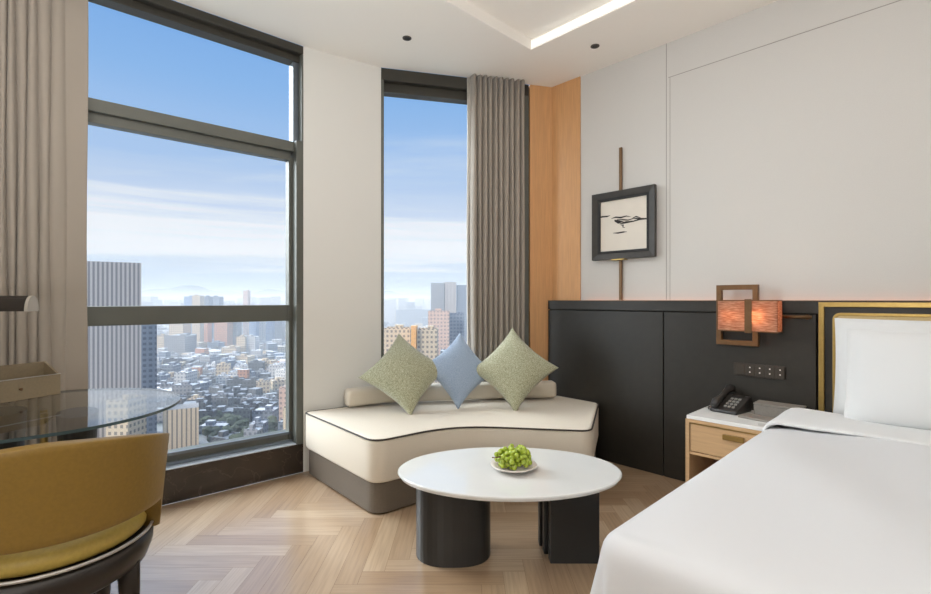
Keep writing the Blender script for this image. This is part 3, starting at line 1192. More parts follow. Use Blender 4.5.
def pillow_bm(w, h, th, n=26, pinch=.07, flange=0.0, seed=1):
    rnd = random.Random(seed)
    bm = bmesh.new()
    f, b = [], []
    p1, p2 = rnd.uniform(0, 6), rnd.uniform(0, 6)
    for i in range(n + 1):
        rf, rb = [], []
        u = -1 + 2 * i / n
        u = math.sin(u * PI / 2)
        for j in range(n + 1):
            v = -1 + 2 * j / n
            v = math.sin(v * PI / 2)
            uu, vv_ = abs(u) / (1 - flange), abs(v) / (1 - flange)
            t_ = 0.0
            if uu < 1 and vv_ < 1:
                t_ = ((1 - uu ** 2.2) * (1 - vv_ ** 2.2)) ** .46
            x = u * w / 2 * (1 - pinch * (1 - v * v) * abs(u))
            y = v * h / 2 * (1 - pinch * (1 - u * u) * abs(v))
            z = th / 2 * t_ * (1 + .05 * math.sin(u * 5 + p1) * math.cos(v * 4 + p2)) + .002
            rf.append(bm.verts.new((x, y, z)))
            rb.append(rf[-1] if i in (0, n) or j in (0, n) else bm.verts.new((x, y, -z)))
        f.append(rf); b.append(rb)
    for i in range(n):
        for j in range(n):
            bm.faces.new((f[i][j], f[i + 1][j], f[i + 1][j + 1], f[i][j + 1]))
            bm.faces.new((b[i][j], b[i][j + 1], b[i + 1][j + 1], b[i + 1][j]))
    return bm


def stand_pillow(name, lab, cat, w, h, th, m, center, yaw, lean, roll, group=None, flange=0.0, seed=1, pinch=.07):
    o = link(name, pillow_bm(w, h, th, seed=seed, flange=flange, pinch=pinch), m, smooth=True)
    # local z of the cushion becomes the facing direction (towards -y before yaw), leaning back by 'lean'
    R_ = Matrix.Rotation(yaw, 4, 'Z') @ Matrix.Rotation(PI / 2 - lean, 4, 'X') @ Matrix.Rotation(roll, 4, 'Z')
    o.matrix_world = Matrix.Translation(center) @ R_
    return tag(o, lab, cat, group)


stand_pillow('pillow', 'white pillow with flanged edge at the rear against the headboard', 'pillow', .80, .50, .15, M_pillow, P(.060, 3.085, .858), TH, .10, .0, flange=.07, seed=4, pinch=.02)
stand_pillow('pillow', 'plump white pillow at the front of the bed head', 'pillow', .78, .46, .19, M_pillow, P(.005, 2.93, .838), TH, .20, .0, flange=.06, seed=8, pinch=.02)

# ------------------------------------------------------------------ corner daybed
SZ = .43
sofa_pts = [(-1.118, 3.315, .05), (-.500, 2.620, .10), (-.075, 2.960, .45), (.745, 2.838, .07), (1.000, 3.600, .05), (.700, 3.930, .10), (-.630, 3.615, .05)]

df = thing('corner_daybed', 'cream boomerang shaped daybed with dark piping and taupe base by the window', 'daybed')


def ccw(p):
    a = sum(p[i - 1].x * p[i].y - p[i].x * p[i - 1].y for i in range(len(p)))
    return p if a > 0 else p[::-1]


raw_c = ccw([Vector(p[:2]) for p in sofa_pts])
rad_c = [next(q[2] for q in sofa_pts if abs(q[0] - p.x) < 1e-6 and abs(q[1] - p.y) < 1e-6) for p in raw_c]


def sofa_ring(d):
    n_ = len(raw_c)
    ps = []
    for i in range(n_):
        a, p, b = raw_c[i - 1], raw_c[i], raw_c[(i + 1) % n_]
        n1 = Vector((-(p - a).y, (p - a).x)).normalized(); n2 = Vector((-(b - p).y, (b - p).x)).normalized()
        m_ = (n1 + n2) / max(.2, 1 + n1.dot(n2))
        q = p + m_ * d
        ps.append((q.x, q.y, max(.012, rad_c[i] - d * .5)))
    return smooth_poly(ps, 8)



bm = bmesh.new()
rings = []
for d, z in ((.03, .180), (.008, .184), (0, .20), (0, .40), (.003, .420), (.010, SZ - .002), (.022, SZ)):
    rings.append([(p.x, p.y, z) for p in sofa_ring(d)])
loft(bm, rings)
link('seat_cushion', bm, M_sofa, df, smooth=True)
bm = bmesh.new()
tube(bm, [(p.x, p.y, SZ - .006) for p in sofa_ring(.001)], .0052, 8, closed=True)
link('piping', bm, M_pipe, df, smooth=True)
bm = bmesh.new()
loft(bm, [[(p.x, p.y, z) for p in sofa_ring(d)] for d, z in ((.022, .008), (.018, .012), (.018, .175), (.022, .179))])
link('base', bm, M_sofa_b, df)
bm = bmesh.new()
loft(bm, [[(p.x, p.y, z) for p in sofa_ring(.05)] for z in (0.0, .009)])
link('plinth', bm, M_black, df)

# low back bolsters


def bolster(path, hw, h, name, parent, label=None):
    bm = bmesh.new()
    rings = []
    n = len(path)
    for i, p in enumerate(path):
        p = Vector(p)
        a = Vector(path[max(i - 1, 0)]); b = Vector(path[min(i + 1, n - 1)])
        d = (b - a).normalized(); no = Vector((-d.y, d.x))
        e = 1.0
        if i == 0 or i == n - 1:
            e = .80
        r_ = []
        for k in range(24):
            t_ = 2 * PI * k / 24
            cx = hw * e * (abs(math.cos(t_)) ** .5) * (1 if math.cos(t_) > 0 else -1)
            cz = SZ + .012 + h / 2 + h / 2 * e * (abs(math.sin(t_)) ** .5) * (1 if math.sin(t_) > 0 else -1)
            q = p + no * cx
            r_.append((q.x, q.y, cz))
        rings.append(r_)
    loft(bm, rings)
    return link(name, bm, M_sofa, parent, smooth=True)


def curve_pts(pts, n):
    res = []
    for i in range(len(pts) - 1):
        p0 = Vector(pts[max(i - 1, 0)]); p1 = Vector(pts[i]); p2 = Vector(pts[i + 1]); p3 = Vector(pts[min(i + 2, len(pts) - 1)])
        for k in range(n):
            t_ = k / n
            res.append(.5 * ((2 * p1) + (-p0 + p2) * t_ + (2 * p0 - 5 * p1 + 4 * p2 - p3) * t_ ** 2 + (-p0 + 3 * p1 - 3 * p2 + p3) * t_ ** 3))
    res.append(Vector(pts[-1]))
    return res


bp = curve_pts([(-.835, 3.425), (-.60, 3.545), (-.10, 3.655), (.30, 3.72), (.680, 3.755)], 8)
ends0 = [bp[0] + (bp[0] - bp[1]).normalized() * .02]
ends1 = [bp[-1] + (bp[-1] - bp[-2]).normalized() * .02]
bolster(ends0 + bp + ends1, .055, .125, 'back_bolster', df)

# cushions
stand_pillow('throw_cushion', 'green boucle throw cushion leaning at the left on the daybed', 'cushion', .455, .455, .20, M_green,
             Vector((-.430, 3.385, .684)), math.radians(14), .58, PI / 4 + .07, seed=2, pinch=.14)
stand_pillow('throw_cushion', 'plain blue throw cushion leaning between the two green cushions', 'cushion', .405, .405, .15, M_blue,
             Vector((-.048, 3.50, .690)), math.radians(22), .36, PI / 4 - .16, seed=3, pinch=.14)
stand_pillow('throw_cushion', 'green boucle throw cushion leaning at the right on the daybed', 'cushion', .455, .455, .19, M_green,
             Vector((.350, 3.475, .700)), math.radians(-8), .44, PI / 4 + .05, seed=6, pinch=.14)

# ------------------------------------------------------------------ coffee table
TX, TY, TA, TB, TZ = .204, 2.252, .520, .330, .41
ct = thing('coffee_table', 'oval white topped coffee table on black drum and slab legs', 'table', (TX, TY, 0))
bm = bmesh.new()
lathe(bm, [(.955, TZ - .026), (.985, TZ - .020), (1.0, TZ - .008), (.997, TZ - .003), (.985, TZ)], 96, sx=TA, sy=TB)
link('tabletop', bm, M_stone, ct)
bm = bmesh.new()
pts = []
for k in range(40):
    a = 2 * PI * k / 40
    c, s = math.cos(a), math.sin(a)
    pts.append((-.262 + .176 * (abs(c) ** .8) * (1 if c > 0 else -1), .030 + .135 * (abs(s) ** .9) * (1 if s > 0 else -1)))
prism(bm, pts, 0, TZ - .0265)
link('leg', bm, M_leg, ct, bevel=.004)['label'] = 'wide black rounded drum leg'
for k, (x0, y0, wd, th) in enumerate(((.182, -.070, .224, .060), (.166, .012, .224, .050), (.156, .086, .224, .050))):
    link('leg', B(x0, x0 + wd, y0, y0 + th, 0, TZ - .0265), M_leg, ct, bevel=.004)['label'] = 'black upright slab leg'

# dish with grapes
dx_, dy_ = .224, 2.235
ds = bmesh.new()
lathe(ds, [(.020, 0), (.045, .0), (.050, .004), (.088, .014), (.108, .026), (.106, .029), (.085, .019), (.045, .009), (.01, .008)], 40)
tag(link('dish', ds, M_china, loc=(dx_, dy_, TZ + .001), smooth=True), 'shallow white china dish holding grapes on the coffee table', 'dish')
gr = thing('bunch_of_grapes', 'bunch of green grapes heaped on the small white dish', 'grapes', (dx_ - .005, dy_, TZ + .012))
rnd = random.Random(11)
gp_ = []
tries = 0
while len(gp_) < 97 and tries < 30000:
    tries += 1
    x, y, z = rnd.uniform(-.088, .080), rnd.uniform(-.060, .060), rnd.uniform(.010, .105)
    top = .098 + .012 * math.sin(x * 30)
    if (x / .086) ** 2 + (y / .060) ** 2 > 1.0: continue
    if z > top * math.sqrt(max(0, 1 - .85 * ((x / .092) ** 2 + (y / .066) ** 2))): continue
    if z < .012 + .5 * (math.hypot(x, y) ** 2) * 3: continue
    if any((x - a) ** 2 + (y - b) ** 2 + (z - c) ** 2 < .0152 ** 2 for a, b, c in gp_): continue
    gp_.append((x, y, z))
gm = bmesh.new(); bmesh.ops.create_uvsphere(gm, u_segments=14, v_segments=10, radius=.0122)
g0 = link('grape', gm, M_grape, gr, smooth=True, loc=gp_[0])
for q in gp_[1:]:
    g = g0.copy(); COL.objects.link(g); g.parent = gr; g.location = q
    s_ = rnd.uniform(.9, 1.1); g.scale = (s_, s_, s_ * rnd.uniform(1.0, 1.15))
    g.rotation_euler = (rnd.uniform(-1, 1), rnd.uniform(-1, 1), 0)
bm = bmesh.new(); tube(bm, [(.05, 0, .05), (0, .0, .055), (-.05, -.02, .056), (-.085, -.045, .058), (-.098, -.052, .062)], .0028, 8)
tube(bm, [(-.02, 0, .05), (-.01, -.04, .05)], .0018, 6); tube(bm, [(.02, 0, .05), (.03, .03, .06)], .0018, 6)
link('stem', bm, M_stem, gr, smooth=True)

# ------------------------------------------------------------------ glass desk
DC = Vector((-1.74, 1.975, 0)); DR = .488
dsk = thing('glass_desk', 'round ended grey glass desk by the window with dark base', 'desk', DC, A1)
DLEN = .95
outl = []
for k in range(41):
    a = -PI / 2 + PI * k / 40
    outl.append((DR * math.cos(a), DR * math.sin(a)))
for k in range(41):
    a = PI / 2 + PI * k / 40
    outl.append((-DLEN + DR * math.cos(a), DR * math.sin(a)))
bm = bmesh.new(); prism(bm, outl, .738, .7495)
for f_ in bm.faces:
    f_.material_index = 0 if abs(f_.normal.z) > .5 or len(f_.verts) > 4 else 1
link('glass_top', bm, [M_desk_glass, M_desk_edge], dsk)
# dark pedestals (placed in the desk frame)
def to_desk(x, y):
    v_ = Vector((x - DC.x, y - DC.y)); c, s = math.cos(-A1), math.sin(-A1)
    return (c * v_.x - s * v_.y, s * v_.x + c * v_.y)


for (x, y, rx, ry) in ((-1.60, 1.98, .070, .12), (-1.93, 1.99, .085, .12)):
    q = to_desk(x, y)
    bm = bmesh.new(); lathe(bm, [(1.0, 0), (.97, .02), (.80, .45), (.98, .735), (.98, .7375)], 32, c=q, sx=rx, sy=ry)
    link('pedestal', bm, M_black, dsk, smooth=False)
for (x, y) in ((-1.72, 1.96), (-1.775, 2.02)):
    q = to_desk(x, y)
    bm = bmesh.new(); cyl(bm, q, .013, 0, .7378)
    link('brass_post', bm, M_brass, dsk)

# organiser box on the desk
OA = math.atan2(.94, .33)
ob = thing('desk_organizer', 'open tan leather organizer tray box standing on the glass desk', 'organizer', (-1.94, 2.30, .7505), OA)
OW, OD = .34, .115      # runs to -x from the corner, depth to +y
link('front_panel', B(-OW, 0, 0, .010, 0, .098), M_tan, ob, bevel=.002)
link('back_panel', B(-OW, 0, OD - .010, OD, 0, .152), M_tan, ob, bevel=.002)
link('bottom_panel', B(-OW + .008, -.008, .0105, OD - .0105, 0, .008), M_tan_d, ob)
for x0 in (-.009, -OW):
    bm = bmesh.new()
    pts = [(.0102, 0), (OD - .0102, 0), (OD - .0102, .150), (.0102, .097)]
    lo = [bm.verts.new((x0, y, z)) for y, z in pts]; hi = [bm.verts.new((x0 + .009, y, z)) for y, z in pts]
    for i in range(4):
        j = (i + 1) % 4
        bm.faces.new((lo[i], lo[j], hi[j], hi[i]))
    bm.faces.new(lo[::-1]); bm.faces.new(hi)
    link('side_panel', bm, M_tan, ob)
link('piping', B(-OW, 0, -.002, .0, .096, .100), M_silver, ob)
bm = bmesh.new(); tube(bm, [(-.16, -.010, .050), (-.16, .0, .050)], .006, 12)
link('snap_stud', bm, M_brass_d, ob, smooth=True)

# desk lamp with half round head
lp = thing('desk_lamp', 'dark bronze desk lamp with half round horizontal head above the organizer', 'lamp', (-2.062, 1.86, .7505), .12)
bm = bmesh.new(); lathe(bm, [(.075, 0), (.075, .010), (.070, .014), (.012, .018)], 32, c=(-.12, 0))
link('base', bm, M_lampdk, lp)
bm = bmesh.new(); tube(bm, [(-.12, 0, .015), (-.12, 0, .40), (-.12, 0, .437)], .009, 12)
link('pole', bm, M_lampdk, lp, smooth=True)
bm = bmesh.new()
pts = [(.031 * math.cos(PI * k / 14), -.022 + .062 * math.sin(PI * k / 14)) for k in range(15)]
for x0, x1, nm, mm in ((-.32, .340, 'lamp_head', M_lampdk), (.3405, .352, 'end_cap', M_lampcap)):
    bm = bmesh.new()
    lo = [bm.verts.new((x0, y, .427 + z)) for y, z in pts]; hi = [bm.verts.new((x1, y, .427 + z)) for y, z in pts]
    for i in range(15):
        j = (i + 1) % 15
        bm.faces.new((lo[i], lo[j], hi[j], hi[i]))
    bm.faces.new(lo[::-1]); bm.faces.new(hi)
    link(nm, bm, mm, lp)

# ------------------------------------------------------------------ mustard armchair
AC_ = Vector((-1.33, 1.56, 0))
ch = thing('barrel_chair', 'mustard leather barrel back chair with dark shell at the glass desk', 'chair', AC_, math.radians(-40))
# local +x points to the middle of the back
def back_shell():
    bm = bmesh.new()
    n = 64
    a0, a1 = math.radians(-86), math.radians(74)
    rings = []
    for i in range(n + 1):
        t_ = i / n
        a = a0 + (a1 - a0) * t_
        deg = math.degrees(a)
        e = min(t_, 1 - t_) * (a1 - a0)            # angle to nearest end
        zb = .520
        post = 1 / (1 + math.exp((e - .16) / .018))
        zb = .520 - .105 * post - .02 * max(0, abs(deg + 6) / 80 - .6)
        zt = .800 - .070 * (abs(deg + 16) / 80) ** 1.6
        endr = min(1.0, e / .06)
        zt -= .05 * (1 - math.sqrt(max(0, endr * (2 - endr))))
        th = .050 * (.72 + .28 * math.sqrt(max(0, endr * (2 - endr))))
        ring_ = []
        m = 14
        hgt = zt - zb
        # closed rounded-rect section: outer side up, inner side down
        sec = []
        for k in range(m + 1):
            sec.append((th / 2, k / m))
        for k in range(5):
            b = PI * (k + .5) / 5
            sec.append((th / 2 * math.cos(b), 1 + .02 * math.sin(b)))
        for k in range(m + 1):
            sec.append((-th / 2, 1 - k / m))
        for k in range(5):
            b = PI + PI * (k + .5) / 5
            sec.append((th / 2 * math.cos(b), -.02 * abs(math.sin(b))))
        for o_, s in sec:
            z = zb + hgt * s
            lean = .028 * (z - .50) / .30
            r = .268 + lean + o_
            ring_.append((r * math.cos(a), r * math.sin(a), z))
        rings.append(ring_)
    loft(bm, rings)
    return bm


link('backrest', back_shell(), M_must, ch, smooth=True)
bm = bmesh.new()
lathe(bm, [(.18, .424), (.236, .427), (.246, .437), (.248, .458), (.236, .478), (.19, .492), (.10, .497), (.02, .499)], 56)
link('seat_cushion', bm, M_must_s, ch, smooth=True)
bm = bmesh.new()
tube(bm, [(0.262 * math.cos(2 * PI * k / 72), .262 * math.sin(2 * PI * k / 72), .426) for k in range(72)], .0055, 8, closed=True)
link('seat_trim', bm, M_silver, ch, smooth=True)
bm = bmesh.new()
lathe(bm, [(.13, .290), (.20, .295), (.248, .325), (.264, .370), (.266, .408), (.23, .417), (.05, .4175)], 56)
link('seat_shell', bm, M_seatdk, ch, smooth=True)
for a in (45, 135, 225, 315):
    a = math.radians(a)
    bm = bmesh.new()
    x, y = .225 * math.cos(a), .225 * math.sin(a)
    tube(bm, [(x * .98, y * .98, .385), (x, y, .25), (x * 1.03, y * 1.03, .0)], .02, 14, rad=[.034, .030, .017])
    link('leg', bm, M_seatdk, ch, smooth=True)

# ------------------------------------------------------------------ the city outside
GZ = -80.0
placed = []


def facade(name, wall_c, win_c, kx=3.0, kz=3.2, fx=.55, fz=.5, roof_c=(196, 198, 202)):
    m = bpy.data.materials.new(name)
    m.use_nodes = True
    t = m.node_tree
    b = t.nodes['Principled BSDF']
    b.inputs['Roughness'].default_value = .7
    uv = t.nodes.new('ShaderNodeUVMap')
    s = t.nodes.new('ShaderNodeSeparateXYZ')
    t.links.new(uv.outputs[0], s.inputs[0])

    def cell(o, k, f):
        d = t.nodes.new('ShaderNodeMath'); d.operation = 'DIVIDE'; d.inputs[1].default_value = k
        t.links.new(o, d.inputs[0])
        r = t.nodes.new('ShaderNodeMath'); r.operation = 'FRACT'
        t.links.new(d.outputs[0], r.inputs[0])
        l = t.nodes.new('ShaderNodeMath'); l.operation = 'LESS_THAN'; l.inputs[1].default_value = f
        t.links.new(r.outputs[0], l.inputs[0])
        return l.outputs[0]
    a = cell(s.outputs['X'], kx, fx)
    c = cell(s.outputs['Y'], kz, fz)
    mu = t.nodes.new('ShaderNodeMath'); mu.operation = 'MULTIPLY'
    t.links.new(a, mu.inputs[0]); t.links.new(c, mu.inputs[1])
    mi = t.nodes.new('ShaderNodeMixRGB'); mi.inputs[1].default_value = lin(wall_c); mi.inputs[2].default_value = lin(win_c)
    t.links.new(mu.outputs[0], mi.inputs[0])
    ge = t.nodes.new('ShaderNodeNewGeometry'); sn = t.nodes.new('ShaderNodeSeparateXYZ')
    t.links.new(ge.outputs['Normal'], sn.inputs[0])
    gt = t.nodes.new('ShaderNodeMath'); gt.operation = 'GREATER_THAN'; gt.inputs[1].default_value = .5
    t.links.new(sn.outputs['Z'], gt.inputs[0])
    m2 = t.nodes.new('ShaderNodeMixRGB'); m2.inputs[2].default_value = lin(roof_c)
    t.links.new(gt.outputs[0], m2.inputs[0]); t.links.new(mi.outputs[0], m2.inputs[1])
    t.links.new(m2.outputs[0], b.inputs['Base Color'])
    return m


F_strip = facade('striped_tower_facade', (190, 183, 176), (128, 122, 124), 1.9, 400, .5, .985, (150, 150, 150))
F_bgrey = facade('grey_blue_facade', (120, 132, 148), (78, 92, 112), 3, 3.2, .6, .5)
F_beige = facade('beige_facade', (206, 188, 160), (128, 118, 108), 3.0, 3.4, .5, .5, (196, 186, 172))
F_beige_v = facade('beige_finned_facade', (214, 192, 160), (132, 118, 106), 2.2, 40, .34, .92, (150, 148, 146))
F_white = facade('white_facade', (196, 196, 196), (120, 130, 142), 3.0, 3.2, .5, .45, (224, 226, 230))
F_grey = facade('grey_facade', (140, 142, 146), (92, 98, 108), 3.0, 3.2, .5, .5, (178, 184, 192))
F_dk = facade('dark_grey_facade', (92, 96, 100), (62, 68, 76), 3.0, 3.2, .5, .5, (134, 140, 148))
F_brick = facade('salmon_facade', (192, 138, 106), (130, 96, 84), 3.0, 3.2, .5, .5)
F_pink = facade('pink_facade', (206, 176, 160), (150, 134, 130), 3.0, 3.2, .5, .45, (200, 180, 168))
F_yel = facade('orange_facade', (228, 168, 92), (206, 148, 84), 3.0, 3.2, .3, .3, (210, 170, 120))
F_blue = facade('blue_glass_facade', (132, 156, 186), (96, 122, 158), 3.0, 3.2, .6, .6)


def bld_bm(bm, x, y, w, d, h, ang, z0=GZ, hut=True, rnd=random):
    uvl = bm.loops.layers.uv.verify()
    c, s = math.cos(ang), math.sin(ang)

    def bx(ax, bx_, ay, by, za, zb):
        q = [(ax, ay), (bx_, ay), (bx_, by), (ax, by)]
        pts = [(x + c * p[0] - s * p[1], y + s * p[0] + c * p[1]) for p in q]
        lo = [bm.verts.new((p[0], p[1], za)) for p in pts]
        hi = [bm.verts.new((p[0], p[1], zb)) for p in pts]
        o1 = rnd.uniform(0, 3)
        for i in range(4):
            j = (i + 1) % 4
            f = bm.faces.new((lo[i], lo[j], hi[j], hi[i]))
            ln = (Vector(pts[j]) - Vector(pts[i])).length
            for lp, uvv in zip(f.loops, ((0, 0), (ln, 0), (ln, zb - za), (0, zb - za))):
                lp[uvl].uv = (uvv[0] + o1, uvv[1])
        f = bm.faces.new(hi)
        for lp in f.loops:
            lp[uvl].uv = (0, 0)
        bm.faces.new(lo[::-1])
    bx(-w / 2, w / 2, -d / 2, d / 2, z0, z0 + h)
    if hut:
        k = rnd.uniform(-.25, .25)
        bx(w * (k - .15), w * (k + .15), -d * .15, d * .2, z0 + h, z0 + h + 2.8)
        # parapet
        for (a, b, e, f_) in ((-w / 2, w / 2, -d / 2, -d / 2 + .4), (-w / 2, w / 2, d / 2 - .4, d / 2)):
            bx(a, b, e, f_, z0 + h, z0 + h + .9)


def ray_tower(px0_, px1_, ytop, Y, d, m, lab, name='tower', hut=True):
    # front faces the room squarely
    kc = ((px0_ + px1_) / 2 - 465.5) / F
    a0_, a1_ = math.atan((px0_ - 465.5) / F), math.atan((px1_ - 465.5) / F)
    w = (a1_ - a0_) * Y * math.sqrt(1 + kc * kc)
    rot = -a1_
    h = H + (300 - ytop) / F * Y - GZ
    e = bmesh.new()
    bld_bm(e, 0, d / 2, w, d, h, 0, z0=0, hut=hut)
    o = link(name, e, m, loc=(kc * Y, Y, GZ), rot=rot)
    placed.append((kc * Y - math.sin(rot) * d / 2, Y + d / 2, w * .75))
    return tag(o, lab, 'building')


def tower(px0_, px1_, ytop, Y, m, lab, depth=None, ang=0.0, hut=True, name='tower', cat='building', group=None, parts=()):
    X0c, X1c = (px0_ - 465.5) / F * Y, (px1_ - 465.5) / F * Y
    w = X1c - X0c
    d = depth or max(12, w)
    h = H + (300 - ytop) / F * Y - GZ
    e = bmesh.new()
    bld_bm(e, 0, 0, w, d, h, 0, z0=0, hut=hut)
    o = link(name, e, m, loc=((X0c + X1c) / 2, Y + d / 2, GZ), rot=ang)
    tag(o, lab, cat, group)
    return o




def T(*a, **k):
    o = tower(*a, **k)
    xs_ = [v.co.x for v in o.data.vertices]; ys_ = [v.co.y for v in o.data.vertices]
    placed.append((o.location.x, o.location.y, max(max(xs_), max(ys_)) * 1.25))
    return o


ray_tower(84, 142, 262, 250, 22, F_strip, 'tall vertically striped office tower at the left of the large window', name='office_tower', hut=False)
ray_tower(141, 157, 316, 285, 12, F_bgrey, 'slim grey blue tower tucked against the striped office tower', hut=False)
T(156, 164, 336, 700, F_beige, 'cream apartment block just right of the striped tower')
T(164, 185, 336, 690, F_grey, 'wide grey apartment block right of the cream one')
T(169, 183, 324, 760, F_beige, 'cream block rising behind the wide grey apartment block')
T(184, 192, 297, 900, F_blue, 'slim blue glass tower left of the beige twin tower')
T(192, 200, 296, 820, F_beige, 'slim beige tower showing above and below the window rail')
T(201, 209, 297, 860, F_bgrey, 'dark blue grey tower right of the slim beige tower')
T(210, 219, 297, 900, F_bgrey, 'second dark blue grey tower beside the salmon block')
T(204, 208, 318, 780, F_brick, 'narrow salmon block in front of the blue grey towers')
T(214, 227, 310, 770, F_brick, 'broad salmon tower below the rail of the large window')
T(227, 237, 314, 790, F_grey, 'grey tower right of the broad salmon tower')
T(236, 245, 337, 690, F_beige, 'short cream block standing in front of the grey tower')
T(245, 255, 337, 695, F_white, 'short white block right of the short cream block')
T(243, 248, 291, 1000, F_pink, 'tallest slender pinkish tower on the skyline')
T(249, 256, 308, 840, F_blue, 'blue glass tower behind the short white block')
T(257, 263, 312, 860, F_white, 'pale tower between two blue grey towers')
T(265, 272, 308, 880, F_blue, 'blue tower rightmost of the skyline cluster')
T(274, 282, 316, 900, F_grey, 'grey slab near the right jamb of the large window')
T(287, 296, 322, 880, F_white, 'pale slab closest to the right jamb of the large window')
ray_tower(163, 199, 409, 258, 14, F_beige_v, 'low beige building with upright fins just above the chair', name='finned_building', hut=False)
T(279, 300, 388, 300, F_pink, 'pinkish mid rise at the lower right of the large window', depth=16)
T(283, 296, 408, 262, F_beige, 'small beige block in front of the pinkish mid rise', depth=12)
T(106, 128, 402, 240, F_beige, 'beige block seen through the glass desk', depth=14)
T(174, 186, 373, 420, F_white, 'white cubic house standing out of the grey roofs', depth=18)
# seen through the narrow window
T(431, 444, 283, 640, F_grey, 'left slab of the tall grey tower group in the narrow window', depth=16, hut=False)
T(444.5, 456, 282, 642, F_strip, 'middle slab of the tall grey tower group in the narrow window', depth=16, hut=False)
T(456.5, 470, 285, 646, F_bgrey, 'right slab of the tall grey tower group in the narrow window', depth=16, hut=False)
T(396, 432, 310, 1500, F_bgrey, 'long blue grey block left of the pink building', depth=20)
T(428, 449, 312, 420, F_pink, 'pink building below the grey tower group', depth=16)
T(449, 464, 314, 440, F_bgrey, 'shaded grey blue wing right of the pink building', depth=14)
T(411, 416, 326, 330, F_yel, 'narrow orange wall strip between two beige apartment blocks', depth=12, hut=False)
T(384, 410, 329, 345, F_beige, 'beige gridded apartment block left of the orange strip', depth=14)
T(417, 437, 330, 335, F_beige, 'beige gridded apartment block right of the orange strip', depth=14)
T(440, 468, 352, 380, F_white, 'pale block behind the blue cushion', depth=14)

# low rise carpet: the nearest are individuals, the rest one carpet
rnd = random.Random(21)
spots = []
for band_, (x0p, x1p) in enumerate(((-60, 560),)):
    Y = 268.0
    while Y < 4200:
        step = 15 + Y * .008 if Y < 1100 else 20 + Y * .014
        Xa, Xb = (x0p - 465.5) / F * Y, (x1p - 465.5) / F * Y
        X = Xa
        while X < Xb:
            w = rnd.uniform(.45, .95) * step
            xx = X + rnd.uniform(-.2, .2) * step
            yy = Y + rnd.uniform(-.25, .25) * step
            if not any(abs(xx - a) < r + w / 2 and abs(yy - b) < r + w / 2 for a, b, r in placed) and rnd.random() < .88:
                hh = rnd.choice((4, 6, 8, 9, 11, 15)) * (1 if Y < 1300 else rnd.choice((1, 1.2, 2.0)))
                if Y > 1500 and rnd.random() < .16:
                    hh = rnd.uniform(40, 95)
                if Y < 360: hh = min(hh, 9)
                spots.append((Y, xx, yy, w, rnd.uniform(.6, 1.1) * w, hh, rnd.uniform(-.35, .35) + (.3 if rnd.random() < .5 else -.1)))
            X += step * rnd.uniform(.9, 1.15)
        Y += step * .95
def in_view(s):
    p_ = 465.5 + F * s[1] / s[0]
    return 84 < p_ < 308 or 378 < p_ < 476


spots.sort(key=lambda s: s[0] / s[3] + (0 if in_view(s) else 1e6))
LOW = [(F_white, 'white walled'), (F_grey, 'grey'), (F_dk, 'dark grey'), (F_beige, 'beige'), (F_bgrey, 'blue grey')]
WT = (5, 5, 3, 2, 2)


def pick(Y):
    if Y < 480:
        return rnd.choices(range(5), (1.0, 3, 6, 1.0, 2.5))[0]
    return rnd.choices(range(5), WT)[0]


NI = 290
for s in spots[:NI]:
    Y, x, y, w, d, h, a = s
    k = pick(Y)
    e = bmesh.new(); bld_bm(e, 0, 0, w, d, h, 0, z0=0, rnd=rnd)
    o = link('low_rise_building', e, LOW[k][0], loc=(x, y, GZ), rot=a)
    tag(o, 'small %s low-rise building in the dense quarter far below the windows' % LOW[k][1], 'building', '%s low-rise buildings below the windows' % LOW[k][1])
mats_ = [l[0] for l in LOW] + [F_brick, F_blue]
bms = bmesh.new()
for s in spots[NI:]:
    Y, x, y, w, d, h, a = s
    before = len(bms.faces)
    bld_bm(bms, x, y, w, d, h, a, hut=False, rnd=rnd)
    bms.faces.ensure_lookup_table()
    k = pick(Y) if rnd.random() < .88 else rnd.choice((5, 6))
    for f_ in bms.faces[before:]:
        f_.material_index = k
tag(link('distant_buildings', bms, mats_), 'countless tiny hazy buildings stretching to the horizon', 'buildings', kind='stuff')

# ground and hills


def ground_mat():
    m = bpy.data.materials.new('city_ground')
    m.use_nodes = True
    t = m.node_tree
    b = t.nodes['Principled BSDF']; b.inputs['Roughness'].default_value = .9
    co = t.nodes.new('ShaderNodeTexCoord')
    no = t.nodes.new('ShaderNodeTexNoise'); no.inputs['Scale'].default_value = .02; no.inputs['Detail'].default_value = 8
    t.links.new(co.outputs['Object'], no.inputs[0])
    r = t.nodes.new('ShaderNodeValToRGB')
    r.color_ramp.elements[0].position = .35; r.color_ramp.elements[0].color = lin((92, 100, 92))
    r.color_ramp.elements[1].position = .65; r.color_ramp.elements[1].color = lin((150, 152, 154))
    t.links.new(no.outputs[0], r.inputs[0]); t.links.new(r.outputs[0], b.inputs['Base Color'])
    return m


bm = bmesh.new(); box(bm, -14000, 14000, 60, 15000, GZ - 2, GZ)
structure(link('ground', bm, ground_mat()))

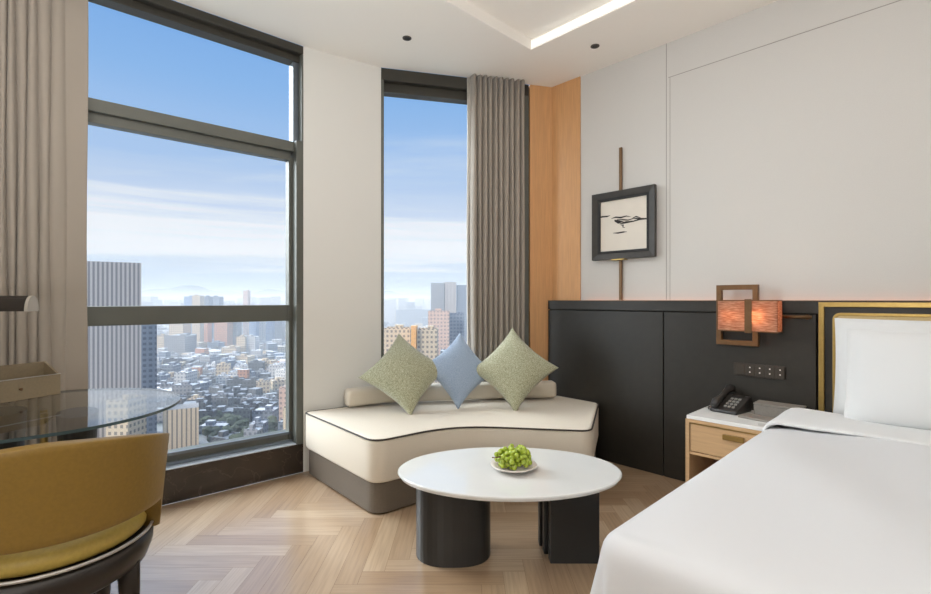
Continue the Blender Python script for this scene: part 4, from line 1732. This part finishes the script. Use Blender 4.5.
M_hill = mat('hill_woods', (78, 92, 84), .95, var=.15, scale=.01)
bm = bmesh.new()
rnd = random.Random(5)
NXH = 120
rows = []
for j in range(7):
    row = []
    for i in range(NXH + 1):
        x = -12000 + 16000 * i / NXH
        prof = (math.sin(PI * j / 6))
        hgt = 200 + 70 * math.sin(x * .0011 + 1) + 50 * math.sin(x * .0031) + 26 * math.sin(x * .0083 + 2) + rnd.uniform(-10, 10)
        row.append(bm.verts.new((x, 8500 + j * 300, GZ - 1 + hgt * prof * 1.15)))
    rows.append(row)
for j in range(6):
    for i in range(NXH):
        bm.faces.new((rows[j][i], rows[j][i + 1], rows[j + 1][i + 1], rows[j + 1][i]))
structure(link('hills', bm, M_hill, smooth=True))

# trees: parkland in the middle distance
M_tree = mat('dark_foliage', (66, 78, 56), .9, var=.25, scale=.6)
rt = random.Random(9)
tm = bmesh.new()
bmesh.ops.create_icosphere(tm, subdivisions=2, radius=1.0)
for v in tm.verts:
    v.co *= rt.uniform(.82, 1.15)
    v.co.z = v.co.z * .9 + 1.3
tk = bmesh.new(); cyl(tk, (0, 0), .12, 0, .7, 8)
t0c = link('crown', tm, M_tree)
t0t = link('trunk', tk, mat('bark', (74, 60, 48), .9))
first = True
cnt = 0
tries = 0
while cnt < 70 and tries < 4000:
    tries += 1
    Y = rt.uniform(266, 330)
    px = rt.uniform(196, 276)
    x = (px - 465.5) / F * Y
    if any(abs(x - a) < r and abs(Y - b) < r for a, b, r in placed): continue
    if any(abs(x - s[1]) < s[3] * .6 and abs(Y - s[2]) < s[4] * .6 for s in spots[:NI]): continue
    e = thing('tree', 'dark green tree in the parkland at the foot of the large window', 'tree', (x, Y, GZ), rt.uniform(0, 6), 'dark trees below the large window')
    sc_ = rt.uniform(2.0, 3.6)
    e.scale = (sc_, sc_, sc_)
    if first:
        t0c.parent = e; t0t.parent = e; first = False
    else:
        a = t0c.copy(); COL.objects.link(a); a.parent = e
        b = t0t.copy(); COL.objects.link(b); b.parent = e
    cnt += 1

# haze over the city: real air, thin scattering volume
bm = bmesh.new(); box(bm, -13000, 13000, 150, 14000, GZ + .2, 42)
hz = bpy.data.materials.new('city_haze')
hz.use_nodes = True
t = hz.node_tree; t.nodes.clear()
vsn = t.nodes.new('ShaderNodeVolumeScatter'); vsn.inputs['Color'].default_value = (.86, .93, 1, 1); vsn.inputs['Density'].default_value = .00075
o_ = t.nodes.new('ShaderNodeOutputMaterial'); t.links.new(vsn.outputs[0], o_.inputs['Volume'])
tag(link('haze', bm, hz), 'pale blue haze lying over the whole distant city', 'haze', kind='stuff')
